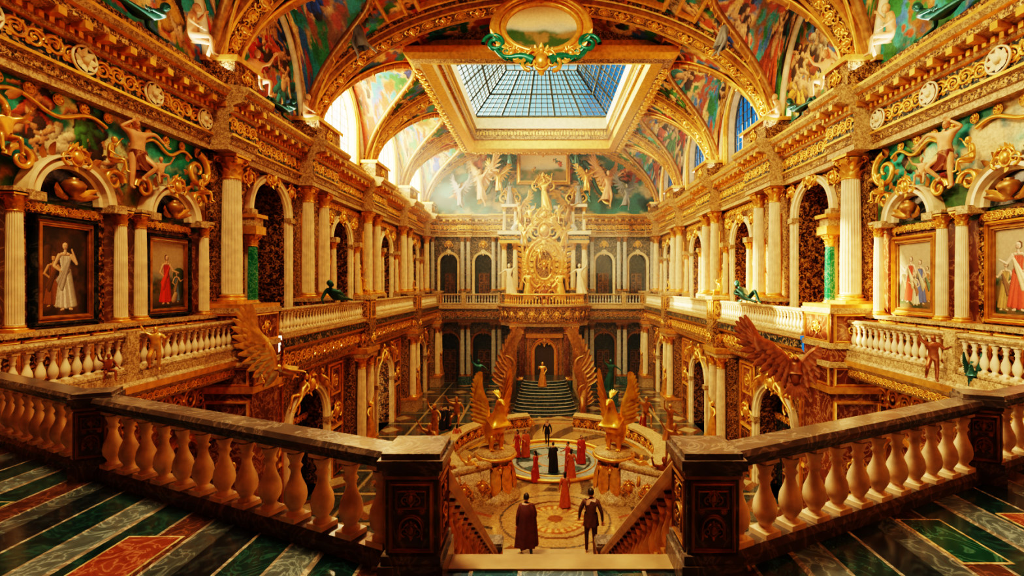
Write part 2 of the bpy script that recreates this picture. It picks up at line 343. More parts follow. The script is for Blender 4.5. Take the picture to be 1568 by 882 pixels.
# ---------------------------------------------------------------- columns
CC={}
def column(r,h,shaft,cap,name):
    k=(r,h,shaft.name,cap.name)
    if k in CC: return CC[k]
    b=MB();cb(b,(0,0,r*.15),(2.9*r,2.9*r,.3*r),1)
    lathe(b,[(1.4*r,.3*r),(1.45*r,.42*r),(1.4*r,.55*r),(1.15*r,.62*r),(1.12*r,.72*r),(1.25*r,.8*r),(1.2*r,.92*r),(r,1.0*r)],20,m=1)
    n=20;a=np.arange(n*4)*2*pi/(n*4);fl=np.tile([1,1,.88,.88],n)
    zz=np.array([1.0*r,1.15*r,1.25*r,h*.33,h*.6,h-2.75*r,h-2.62*r,h-2.55*r]);rr=np.array([1,1,1,1,.95,.87,.87,.87])*r
    ff=np.array([0,0,1,1,1,1,0,0])
    f2=1-(1-fl)[None]*ff[:,None];V=np.stack([rr[:,None]*f2*np.cos(a),rr[:,None]*f2*np.sin(a),np.repeat(zz[:,None],len(a),1)],-1)
    b.add(V,gf(len(zz),len(a),False,True)[:,::-1],0,False)
    lathe(b,[(.87*r,h-2.6*r),(1.0*r,h-2.55*r),(1.0*r,h-2.45*r),(.85*r,h-2.4*r),(.85*r,h-1.2*r),(1.15*r,h-.35*r)],16,m=1)
    for tier,(z0,L,cu) in enumerate([(h-2.4*r,.95*r,.5),(h-1.75*r,1.0*r,.6)]):
        for i in range(8):
            M=R('Z',i*45+tier*22.5)@T(0,.85*r,z0)
            leaf(b,M,L,.75*r,1,cu,5)
    t=np.linspace(0,1,12)
    for i in range(4):
        an=t*3*pi;q=.36*r*(1-t)+.05*r;M=R('Z',45+i*90)
        tube(b,np.stack([0*t,1.25*r+q*np.cos(an),h-.62*r+q*np.sin(an)],1),.11*r,5,1,ref=(1,0,0),M=M,flat=1.6)
    cb(b,(0,0,h-.14*r),(2.6*r,2.6*r,.28*r),1);me=b.mesh(name,[shaft,cap]);CC[k]=me;return me
def putcol(F,u,out,z,r,h,shaft=CREAM,cap=GILT,name='corinthian_column'):
    place(column(r,h,shaft,cap,name),name,F@T(u,out,z))
# ---------------------------------------------------------------- balustrades
BALP=[(.1,0),(.1,.05),(.07,.07),(.075,.11),(.12,.2),(.135,.3),(.12,.42),(.075,.55),(.055,.65),(.06,.7),(.085,.74),(.06,.78),(.07,.84),(.095,.9),(.095,.95)]
def mkbal(seg,w=1.0):
    b=MB();cb(b,(0,0,.04),(.24*w,.24*w,.08));lathe(b,[(r*w,.06+z*.9) for r,z in BALP],seg);cb(b,(0,0,.97),(.22*w,.22*w,.06));return b
BALN,BALF=mkbal(20),mkbal(8)
def balustrade(mb,p0,p1,h=1.1,sp=.36,near=False,m_r=1,m_b=0,w=.3,base=.17,k=1.0):
    p0=np.array(p0,float);p1=np.array(p1,float);d=p1-p0;Lh=math.hypot(d[0],d[1]);hx=np.array([-d[1],d[0],0])/Lh
    rt=.17*h/1.1
    sweep(mb,[(-w*.55,0),(-w*.55,base*.6),(-w*.42,base),(w*.42,base),(w*.55,base*.6),(w*.55,0)],[p0,p1],hx,(0,0,1),m_r,cp=True,caps=True)
    sweep(mb,[(-w*.4,h-rt),(-w*.45,h-rt*.8),(-w*.62,h-rt*.62),(-w*.66,h-rt*.3),(-w*.55,h),(w*.55,h),(w*.66,h-rt*.3),(w*.62,h-rt*.62),(w*.45,h-rt*.8),(w*.4,h-rt)],[p0,p1],hx,(0,0,1),m_r,cp=True,caps=True)
    n=max(1,int(Lh/sp));hb=h-rt-base
    for i in range(n):
        p=p0+d*(i+.5)/n;sc=hb;mb.stamp(BALN if near else BALF,T(p[0],p[1],p[2]+base-.01)@align((0,0,1),(d[0],d[1],0))@S(k*sc*.95,k*sc*.95,sc*1.02),m_b)
# ---------------------------------------------------------------- figures
def skin(verts,edges,radii,sub=1):
    me=bpy.data.meshes.new('tmp');me.from_pydata([tuple(v) for v in verts],edges,[]);o=bpy.data.objects.new('tmp',me);COL.objects.link(o)
    md=o.modifiers.new('Skin','SKIN');md.use_smooth_shade=True
    for i,r in enumerate(radii):
        sv=me.skin_vertices[0].data[i];sv.radius=(r,r) if not isinstance(r,tuple) else r;sv.use_root=(i==0)
    s=o.modifiers.new('Sub','SUBSURF');s.levels=sub
    bpy.context.view_layer.update();dg=bpy.context.evaluated_depsgraph_get();e=o.evaluated_get(dg);m=e.to_mesh()
    V=np.array([v.co[:] for v in m.vertices]);q=[];t=[]
    for p in m.polygons:
        (q if len(p.vertices)==4 else t).append(tuple(p.vertices)[:4] if len(p.vertices)==4 else tuple(p.vertices)[:3])
    e.to_mesh_clear();bpy.data.objects.remove(o);bpy.data.meshes.remove(me)
    return V,np.array(q,int).reshape(-1,4),np.array(t,int).reshape(-1,3)
def mk_hand():
    b=MB();V,q,t=skin([(0,0,.01),(0,0,-.045),(0,.005,-.085)],[(0,1),(1,2)],[(.026,.018),(.04,.016),(.036,.014)],1);b.add(V,[q,t],0,True)
    for x,L in((-.03,.062),(-.01,.075),(.01,.08),(.03,.07)):
        V,q,t=skin([(x,0,-.08),(x*1.1,.008,-.085-L*.45),(x*1.12,.03,-.085-L*.8),(x*1.1,.048,-.085-L)],[(0,1),(1,2),(2,3)],[.0095,.009,.008,.006],1);b.add(V,[q,t],0,True)
    V,q,t=skin([(.028,0,-.03),(.055,.015,-.06),(.06,.03,-.09)],[(0,1),(1,2)],[.012,.01,.008],1);b.add(V,[q,t],0,True);return b
HAND=mk_hand()
BASE=dict(pel=(0,0,.95),spn=(0,0,1.12),chs=(0,-.01,1.3),nek=(0,0,1.46),hdb=(0,.01,1.54),
 shL=(-.17,0,1.42),elL=(-.25,-.02,1.14),wrL=(-.27,.06,.88),shR=(.17,0,1.42),elR=(.25,-.02,1.14),wrR=(.27,.06,.88),
 hpL=(-.09,0,.9),knL=(-.11,.03,.5),anL=(-.11,-.02,.08),toL=(-.13,.13,.03),hpR=(.09,0,.9),knR=(.11,.03,.5),anR=(.11,-.02,.08),toR=(.13,.13,.03))
ORD=list(BASE);RAD=dict(pel=.135,spn=.115,chs=.14,nek=.06,hdb=.052,sh=.07,el=.046,wr=.03,hp=.09,kn=.06,an=.04,to=.036)
EDG=[('pel','spn'),('spn','chs'),('chs','nek'),('nek','hdb'),('chs','shL'),('shL','elL'),('elL','wrL'),('chs','shR'),('shR','elR'),('elR','wrR'),('pel','hpL'),('hpL','knL'),('knL','anL'),('anL','toL'),('pel','hpR'),('hpR','knR'),('knR','anR'),('anR','toR')]
LAB=dict(pel=2,spn=1,chs=1,nek=0,hdb=0,sh=1,el=1,wr=1,hp=2,kn=2,an=2,to=4)
def figure(pose={},robe=None,fat=1.0,longhair=False,nude=False,head=True):
    """mats: 0 skin 1 upper cloth 2 lower cloth 3 hair 4 shoes 5 robe"""
    J=dict(BASE);J.update(pose);b=MB()
    rd=[RAD[k] if k in RAD else RAD[k[:2]] for k in ORD]
    V,q,t=skin([J[k] for k in ORD],[(ORD.index(a),ORD.index(c)) for a,c in EDG],[r*fat for r in rd],1)
    A=np.array([J[k] for k in ORD]);lab=np.array([(LAB[k] if k in LAB else LAB[k[:2]]) for k in ORD])
    if nude: lab[:]=0
    for F in(q,t):
        if len(F)==0: continue
        cen=V[F].mean(1);nn=lab[np.argmin(((cen[:,None]-A[None])**2).sum(2),1)]
        for l in set(nn.tolist()): b.add(V,F[nn==l],int(l),True)
    hd=np.array(J['hdb'])+(np.array(J['hdb'])-np.array(J['nek']))*1.15;up=np.array(J['hdb'])-np.array(J['nek'])
    M=T(*hd)@align(up,(0,1,0)) if abs(up[1])<.9*np.linalg.norm(up) else T(*hd)@align(up,(0,0,1))
    ell(b,(0,0,.0),(.074,.09,.115),0,14,10,M);ell(b,(0,.035,-.055),(.052,.055,.055),0,10,7,M)
    ell(b,(0,.092,-.015),(.013,.02,.026),0,8,6,M)
    for s in(-1,1):
        ell(b,(s*.03,.083,.012),(.013,.009,.008),3,8,5,M);ell(b,(s*.076,-.005,-.01),(.01,.02,.03),0,8,5,M)
    ell(b,(0,.088,-.058),(.022,.008,.007),5,8,5,M)
    ell(b,(0,-.022,.028),(.082,.09,.105),3,14,8,M)
    if longhair: ell(b,(0,-.06,-.06),(.075,.05,.13),3,10,7,M)
    for s in'LR':
        d=np.array(J['wr'+s])-np.array(J['el'+s]);Mh=T(*J['wr'+s])@align(-d,(0,1,0) if abs(d[1])<.9*np.linalg.norm(d) else (0,0,1))
        if s=='L': Mh=Mh@S(-1,1,1)
        b.stamp(HAND,Mh,0)
    if robe:
        n=40;a=np.arange(n)*2*pi/n;rows=[]
        for i in range(15):
            f=i/14;z=robe['z1']+(robe['z0']-robe['z1'])*f;rr=robe['r1']+(robe['r0']-robe['r1'])*f**.8
            if robe['z1']>1.3 and f<.12: rr*=.55+.45*(f/.12)
            am=.13*f*rr;ph=robe.get('ph',0)
            ww=rr+am*np.sin(7*a+ph+2*f)+am*.5*np.sin(13*a+1.3*ph)
            ox,oy=robe.get('dx',0)*f,robe.get('dy',0)*f
            rows.append(np.stack([ww*np.cos(a)+ox,ww*.72*np.sin(a)+oy,z+0*a],1))
        b.add(np.array(rows),gf(15,n,False,True),5,True)
    return b
def wing(mb,M,L,m=0,flip=1,n=13,wd_=1.0,a0=175):
    t=np.linspace(0,1,10);P=np.stack([flip*L*.5*t,0*t,L*(.32*np.sin(pi*t*.75)+.05*t)],1)
    tube(mb,P,L*(.065-.045*t),7,m,M=M)
    for lay,(nn,ls,y0,wd) in enumerate([(n,1.0,0,.13*wd_),(n-1,.66,.03,.12*wd_),(n-2,.4,.055,.11*wd_)]):
        for i in range(nn):
            f=i/(nn-1);p=np.array([flip*L*.5*f,0,L*(.32*math.sin(pi*f*.75)+.05*f)])
            ang=flip*(a0-(a0-25)*f**1.1);ln=L*(.34+.42*f-.12*f**4)*ls
            leaf(mb,M@T(p[0],y0*L+.003*i,p[2])@R('Y',ang),ln,L*wd,m,.06*(1+.2*lay),5,.25,.3)
def bird(wa=35,L=2.3,za=-22,wd=1.25,a0=135):
    b=MB();V,q,t=skin([(0,0,1.05),(0,-.35,.75),(0,-.7,.35),(0,.2,1.45),(0,.3,1.85),(0,.3,2.2),(0,.45,2.45),(0,.66,2.42),(0,.84,2.28)],[(0,1),(1,2),(0,3),(3,4),(4,5),(5,6),(6,7),(7,8)],[.48,.38,.12,.5,.3,.19,.22,.12,.03],2);b.add(V,[q,t],0,True)
    for s in(-1,1):
        V,q,t=skin([(s*.2,.0,.85),(s*.26,.05,.45),(s*.26,-.03,.12),(s*.26,.2,.05),(s*.36,.16,.04),(s*.16,.16,.04),(s*.26,-.18,.04)],[(0,1),(1,2),(2,3),(2,4),(2,5),(2,6)],[.25,.17,.07,.035,.035,.035,.035],1);b.add(V,[q,t],0,True)
        wing(b,T(s*.38,-.25,1.35)@R('Z',s*za)@R('Y',-s*wa)@R('X',-8),L,0,s,14,wd,a0)
        ell(b,(s*.13,.56,2.5),(.03,.04,.03),0,8,5)
    for i in range(9): leaf(b,T(0,-.45,.6)@R('Z',(i-4)*13)@R('X',128),1.5,.3,0,.12,5)
    for i in range(5): leaf(b,T(0,.4,2.6)@R('Y',(i-2)*18)@R('X',35),.45,.1,0,-.3,4)
    for r in range(6):
        for i in range(9):
            an=(i-4)*22+(r%2)*11;rr=.42 if r<4 else .38;leaf(b,T(0,.08-.03*r,1.85-r*.19)@R('Z',an)@T(0,rr-.1*(r==0),0)@R('X',168),.3,.22,0,-.1,4)
    return b
ROB=dict(z0=.03,z1=1.02,r0=.3,r1=.16)
F_STAND=figure(dict(elR=(.3,.05,1.25),wrR=(.28,.25,1.45),elL=(-.3,0,1.2),wrL=(-.15,.2,1.0),knL=(-.13,.12,.5)),dict(ROB),longhair=True,nude=True)
F_ARMUP=figure(dict(elR=(.38,.0,1.6),wrR=(.42,.05,1.88),elL=(-.36,.02,1.3),wrL=(-.5,.15,1.2)),dict(ROB,dx=.15,ph=1),nude=True)
F_SIT=figure(dict(pel=(0,0,.5),spn=(0,.02,.68),chs=(0,.05,.86),nek=(0,.07,1.02),hdb=(0,.1,1.1),shL=(-.17,.05,.98),shR=(.17,.05,.98),elL=(-.32,.05,.74),wrL=(-.35,.25,.6),elR=(.36,.1,1.05),wrR=(.45,.2,1.28),hpL=(-.1,.03,.47),hpR=(.1,.03,.47),knL=(-.16,.45,.5),anL=(-.14,.5,.08),toL=(-.14,.63,.03),knR=(.2,.42,.45),anR=(.25,.3,.06),toR=(.27,.43,.02)),None,nude=True)
F_RECL=figure(dict(pel=(0,0,.16),spn=(.16,0,.2),chs=(.33,0,.32),nek=(.46,0,.45),hdb=(.52,.02,.52),shL=(.4,-.17,.4),shR=(.4,.17,.36),elL=(.5,-.25,.15),wrL=(.7,-.15,.06),elR=(.22,.27,.28),wrR=(.02,.22,.25),hpL=(-.05,-.09,.15),hpR=(-.05,.09,.15),knL=(-.42,-.1,.4),anL=(-.72,-.1,.07),toL=(-.83,-.12,.04),knR=(-.48,.12,.12),anR=(-.88,.1,.07),toR=(-1.0,.12,.05)),None,nude=True)
F_PUTTO=figure(dict(elR=(.36,.0,1.55),wrR=(.45,.05,1.8),elL=(-.34,.05,1.25),wrL=(-.45,.25,1.35),knR=(.2,.22,.55),anR=(.2,-.1,.2),toR=(.22,-.05,.1)),None,fat=1.3,nude=True)
F_HERO=figure(dict(elR=(.42,.05,1.5),wrR=(.62,.1,1.3),elL=(-.4,.05,1.48),wrL=(-.2,.15,1.66),knR=(.28,.3,.6),anR=(.1,.05,.3),toR=(.08,.2,.25),spn=(.04,0,1.13),chs=(.03,.02,1.3),nek=(.0,.03,1.46),hdb=(-.03,.05,1.54)),dict(z0=.5,z1=1.0,r0=.27,r1=.17,dx=.2,ph=3),fat=1.12,nude=True)
F_FLY=figure(dict(knL=(-.16,-.15,.5),anL=(-.2,-.5,.35),toL=(-.2,-.62,.28),knR=(.14,.1,.5),anR=(.2,-.15,.1),toR=(.2,-.1,0),elR=(.4,.15,1.5),wrR=(.6,.25,1.65),elL=(-.4,.05,1.4),wrL=(-.55,.2,1.2)),dict(z0=.35,z1=1.0,r0=.25,r1=.16,dy=-.2),nude=True)
F_ANGEL=MB();F_ANGEL.stamp(F_FLY)
for s in(-1,1): wing(F_ANGEL,T(s*.08,-.12,1.3)@R('Z',s*-15)@R('Y',-s*18),1.25,0,s,10)
def statue(name,F,M,mat,MEs={},robe=None):
    k=(id(F),mat.name,robe.name if robe else '')
    if k not in MEs: MEs[k]=F.mesh(name,[mat]*5+[robe or mat])
    return place(MEs[k],name,M)
# ================================================================ CEILING VAULT
RIB=[-4.5,3,10.5,19.6,27,36,45,53.8];A0,B0,ZS=13.05,8.0,10.3;SK0,SK1=29.7,49
nth,ny=460,760
th=np.linspace(0,pi,nth);yy=np.linspace(-4.5,54,ny);TH,YY=np.meshgrid(th,yy)
XX=-A0*np.cos(TH);ZM=ZS+B0*np.sin(TH);ZC=np.zeros_like(ZM)+ZS
for i in range(len(RIB)-1):
    c=(RIB[i]+RIB[i+1])/2;hw=(RIB[i+1]-RIB[i])/2-.5;t=(YY-c)/hw;ZC=np.where(abs(t)<1,ZS+6.2*np.sqrt(np.clip(1-t*t,0,1)),ZC)
ZZ=np.maximum(ZM,ZC)
cv=fresco(58.5,36,.075,11,'warm',0)
rg=np.random.default_rng(5)
for i in range(340): pfig(cv,rg.uniform(0,58.5),rg.uniform(0,36),rg.uniform(1.9,3.2),rg,skin=(1.0,.6,.3))
yi=np.clip(((YY+4.5)/58.5*(cv.W-1)).astype(int),0,cv.W-1);ti=np.clip((TH/pi*(cv.H-1)).astype(int),0,cv.H-1)
C=cv.C[ti,yi]
cx=(XX[1:,1:]+XX[:-1,:-1])/2;cy=(YY[1:,1:]+YY[:-1,:-1])/2
keep=~((abs(cx)<7)&(((cy>SK0)&(cy<SK1))|((cy>4.5)&(cy<17))))  # the nearer hole is an added, unseen opening for the near fill light
grid_obj('ceiling',np.stack([XX,YY,ZZ],-1),C,FRESCO,keep)
trim=MB()
def sp(t,y,off=0):
    n=np.stack([np.cos(t)/A0,0*t,-np.sin(t)/B0],-1);n/=np.linalg.norm(n,axis=-1)[...,None]
    return np.stack([-A0*np.cos(t),y+0*t,ZS+B0*np.sin(t)],-1)+off*n,n
TS=math.acos(7.2/A0)
for ry in RIB[2:]:
    cut=SK0<ry<SK1
    for (ta,tb) in (((0,TS),(pi-TS,pi)) if cut else ((0,pi),)):
        t=np.linspace(ta,tb,90 if not cut else 30);P,N=sp(t,ry)
        pr=[(0,-.85),(.2,-.85),(.26,-.8),(.26,-.68),(.42,-.62),(.46,-.52),(.36,-.46),(.36,.46),(.46,.52),(.42,.62),(.26,.68),(.26,.8),(.2,.85),(0,.85)]
        sweep(trim,pr,P,N,(0,1,0),[0,1,3,3,1,1,0,1,1,3,3,1,0])
    nk=40
    for k in range(nk):
        tk=(k+.5)/nk*pi
        if cut and TS<tk<pi-TS: continue
        tt=np.array([tk]);p,n=sp(tt,ry,.36);n=n[0];x=np.cross((0,1,0),n)
        M=frame(x,n,(0,1,0),p[0])
        trim.stamp(ROS if k%2 else CRE,M@S(.62 if k%2 else .54,.6,.62),1)
        p,_=sp(tt,ry,.12);M=frame(x,(0,-1,0),n,p[0]+np.array((0,-.84,0)));trim.stamp(ROS,M@S(.2,.4,.2),1)
for i in range(2,len(RIB)-1):
    c=(RIB[i]+RIB[i+1])/2;hw=(RIB[i+1]-RIB[i])/2-.5;t=np.linspace(-.995,.995,60);q=np.sqrt(1-t*t)*6.2
    thh=np.arcsin(np.clip(q/B0,0,1))
    for s in(-1,1):
        x=s*A0*np.cos(thh)*.992;P=np.stack([x,c+hw*t,ZS+q-.03],1)
        tube(trim,P,.2,8,3,ref=(1,0,0));P2=P.copy();P2[:,0]*=.965;P2[:,2]+=.28;P2[:,1]=c+(hw+.1)*t;tube(trim,P2,.08,6,1,ref=(1,0,0))
        tube(trim,np.stack([0*x+s*12.9,c+hw*t*.97,ZS+q*.96],1),.18,8,2,ref=(1,0,0))
        for k in range(3,57,3):
            M=frame((0,1,0),(-s,0,0),(0,0,1),P[k]+np.array((-s*.12,0,-.05)));trim.stamp(ROS,M@S(.36),1)
def sframe(t0,t1,y0,y1,w,hh,m):
    for(a,b_) in((y0,y0+w),(y1-w,y1)):
        t=np.linspace(t0,t1,14);P,N=sp(t,(a+b_)/2);sweep(trim,[(0,-w/2),(hh,-w/4),(hh,w/4),(0,w/2)],P,N,(0,1,0),m)
    for t in(t0,t1):
        P,N=sp(np.array([t,t]),0);P[0,1]=y0;P[1,1]=y1;tn=np.array([math.sin(t)*A0,0,math.cos(t)*B0]);tn/=np.linalg.norm(tn)
        sweep(trim,[(0,-w/2),(hh,-w/4),(hh,w/4),(0,w/2)],P,N,tn,m)
for i in range(3,len(RIB)-1):
    y0,y1=RIB[i]+1.2,RIB[i+1]-1.2
    for s in(0,1):
        t0,t1=(.9,.99) if s==0 else (pi-.99,pi-.9)
        sframe(t0,t1,y0,y1,.22,.2,1)
for (y0,y1) in((20.8,25.8),(49.8,52.7)):
    for(a,b_) in((1.05,1.35),(1.38,pi-1.38),(pi-1.35,pi-1.05)): sframe(a,b_,y0,y1,.3,.25,1)
for(w0,h0,h1,o,m) in((7.0,16.4,17.3,.0,1),(6.8,17.0,18.2,.0,0),(6.6,18.0,19.0,0,2),(6.9,18.9,19.3,0,1)):
    x0=w0;y0,y1=SK0+(7-w0),SK1-(7-w0)
    pr=[(0,h0),(-.25,h0),(-.25,h1),(.35,h1),(.35,h0)]
    path=[(-x0,y0,0),(x0,y0,0),(x0,y1,0),(-x0,y1,0)];N=[(-1,-1,0),(1,-1,0),(1,1,0),(-1,1,0)]
    sweep(trim,pr,path,N,(0,0,1),m,cl=True,cp=True)
path=[(-7,SK0,0),(7,SK0,0),(7,SK1,0),(-7,SK1,0)];N=[(-1,-1,0),(1,-1,0),(1,1,0),(-1,1,0)]
sweep(trim,[(-.3,16.1),(-.3,16.6),(1.1,16.6),(1.1,16.2),(.8,15.95),(.3,15.9)],path,N,(0,0,1),[1,0,1,1,0,1],cl=True,cp=True)
for k in range(44):
    x=-6.6+k*.307;cb(trim,(x,48.55,17.55),(.15,.2,.3),1)
for k in range(60):
    y=SK0+.3+k*.307
    for s in(-1,1): cb(trim,(s*6.6,y,17.55),(.2,.15,.3),1)
for k in range(18): trim.stamp(CRE,frame((1,0,0),(0,0,-1),(0,1,0),(-7+14*(k+.5)/18,49.7,15.95))@S(.5),1)
for k in range(24):
    for s in(-1,1): trim.stamp(CRE,frame((0,1,0),(0,0,-1),(1,0,0),(s*7.7,SK0+.5+19*(k+.5)/24,15.95))@S(.5),1)
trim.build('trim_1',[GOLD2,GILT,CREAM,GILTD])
MULL=plain('window_bar_iron',(.07,.09,.1),.5,.3)
gl,nt,b=newmat('frosted_glass');nt.nodes.remove(b);out=[n for n in nt.nodes if n.type=='OUTPUT_MATERIAL'][0]
tr=nt.nodes.new('ShaderNodeBsdfTransparent');tr.inputs[0].default_value=(.75,.92,.95,1);tl=nt.nodes.new('ShaderNodeBsdfTranslucent');tl.inputs[0].default_value=(.4,.7,.8,1)
mx=nt.nodes.new('ShaderNodeMixShader');mx.inputs[0].default_value=.01;nt.links.new(tr.outputs[0],mx.inputs[1]);nt.links.new(tl.outputs[0],mx.inputs[2]);nt.links.new(mx.outputs[0],out.inputs[0])
lan=MB();O=np.array([(-6.6,SK0+.4,19.3),(6.6,SK0+.4,19.3),(6.6,48.6,19.3),(-6.6,48.6,19.3)],float);IN=np.array([(-3.2,34,22),(3.2,34,22),(3.2,44.3,22),(-3.2,44.3,22)],float)
for k in range(4):
    a,b_,c,d=O[k],O[(k+1)%4],IN[(k+1)%4],IN[k];lan.add([a,b_,c,d],np.array([[0,1,2,3]]),1)
    n=20
    for i in range(n+1):
        f=i/n;p,q=a+(b_-a)*f,d+(c-d)*f;tube(lan,[p,q],.06 if i%4 else .12,4,0,ref=(0,0.3,1))
    for i in range(11):
        f=i/10;tube(lan,[a+(d-a)*f,b_+(c-b_)*f],.06 if i%5 else .12,4,0,ref=(0,.3,1))
lan.add(IN,np.array([[0,1,2,3]]),1)
for i in range(9):
    x=-3.2+.8*i;tube(lan,[(x,34,22),(x,44.3,22)],.06,4,0,ref=(0,0,1))
for i in range(12): y=34+i*10.3/11;tube(lan,[(-3.2,y,22),(3.2,y,22)],.06,4,0,ref=(0,0,1))
lan.build('window_1',[MULL,gl])
# ceiling medallion
med=MB();Mm=T(0.0,25.6,16.0)@R('X',-14);a=np.linspace(0,2*pi,60,endpoint=False)
MF=frame((1,0,0),(0,-1,0),(0,0,1),(0,0,0));med.M=Mm@MF
for k,(ra,rr) in enumerate(((0,.16),(.28,.12),(.5,.2))):
    tube(med,np.stack([(2.0+ra)*np.cos(a),.12+0*a,(1.5+ra)*np.sin(a)],1),rr,8,0,closed=True)
V=np.concatenate([[(0,-.15,0)],np.stack([2.7*np.cos(a),-.15+0*a,2.2*np.sin(a)],1)])
med.add(V,np.array([[0,1+i,1+(i+1)%60] for i in range(60)]),2)
for k in range(26):
    an=k/26*2*pi;med.stamp(ROS,T(2.4*math.cos(an),.2,1.9*math.sin(an))@S(.32),0)
med.stamp(CRE,T(0,.25,-2.2)@S(1.3),0);med.stamp(CRE,T(0,.2,2.1)@S(1.2),0)
for s in(-1,1):
    t=np.linspace(0,1,30)
    tube(med,np.stack([s*(.4+2.0*t),.25+0*t,-2.2+.9*t**2+.2*np.sin(6*t)],1),.2*(1-t)+.1,7,1)
    an=t*3*pi;q=.5*(1-t)+.08;tube(med,np.stack([s*(2.4+q*np.cos(an)),.25+0*t,-1.1+q*np.sin(an)],1),.12,7,1)
    for k in range(9): leaf(med,T(s*(.5+.22*k),.3,-2.1+.02*k*k)@R('Y',s*(150-k*14)),.6,.28,1 if k%2 else 0,.25,5)
    med.stamp(SCR,T(s*1.2-.5,.25,-1.9)@S(1,.8,.7),0);med.stamp(CRE,T(s*1.5,.3,-1.75)@R('Y',s*-35)@S(.6),0)
med.build('ceiling_medallion_frame',[GILT,plain('green_gilt_ribbon',(.01,.17,.12),.35,.4),GILTD])
cvm=fresco(4.0,3.0,.04,31,'land',0);X,Z=np.meshgrid(cvm.xs-2,cvm.ys-1.5)
ax,az=X/2,Z/1.5;X2=ax*np.sqrt(1-az**2/2)*2;Z2=az*np.sqrt(1-ax**2/2)*1.5;P=np.stack([X2,0*X2+.05,Z2],-1).reshape(-1,3);MM=Mm@MF
grid_obj('oval_ceiling_painting',(P@MM[:3,:3].T+MM[:3,3]).reshape(X.shape+(3,)),cvm.C,CANVAS)
# ================================================================ SIDE WALLS
ENTP=[(0,0),(.4,0),(.4,.22),(.46,.24),(.46,.48),(.56,.54),(.56,.62),(.42,.66),(.42,1.36),(.52,1.4),(.56,1.48),(.56,1.66),(.72,1.74),(1.0,1.8),(1.0,2.02),(1.1,2.08),(1.2,2.24),(1.2,2.34),(.3,2.5),(0,2.5)]
ENTM=[2,2,2,7,2,1,1,3,1,2,2,2,2,7,1,2,1,2,2]
def entab(mb,u0,u1,z,out=0,caps=False,fz=3):
    p=[(a+ (out if a>0 else 0),z+c) for a,c in ENTP];mm=[fz if m==3 else m for m in ENTM]
    sweep(mb,p,[(u0,0,0),(u1,0,0)],(0,1,0),(0,0,1),mm)
    if caps:
        for u in(u0,u1): mb.add([(u,a,c) for a,c in p],np.arange(len(p))[None],2)
    n=int((u1-u0)/.26)
    for i in range(n):
        u=u0+(i+.5)*(u1-u0)/n;cb(mb,(u,out+.6,z+1.57),(.13,.14,.16),1)
    n=max(1,int((u1-u0)/.7))
    for i in range(n):
        u=u0+(i+.5)*(u1-u0)/n;cb(mb,(u,out+.85,z+1.72),(.22,.4,.2),1)
    frieze(mb,u0+.05,u1-.05,out+.42,z+1.01,.62,1)
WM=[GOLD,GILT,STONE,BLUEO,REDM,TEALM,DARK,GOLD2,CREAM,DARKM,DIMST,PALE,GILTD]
dn=[0];wn=[1]
def door(F,u,out,z,w,h):
    dn[0]+=1;b=MB();bx(b,-w/2,w/2,0,.12,0,h,0)
    for s in(-1,1):
        for k in range(3): frame_rect(b,s*w/4-w*.17,s*w/4+w*.17,h*(.05+.32*k),h*(.3+.32*k),.05,.06,1,.12)
        ell(b,(s*.06,.2,h*.48),(.04,.05,.04),1,8,6)
    b.build('door_%d'%dn[0],[WOOD,GILTD],F@T(u,out,z))
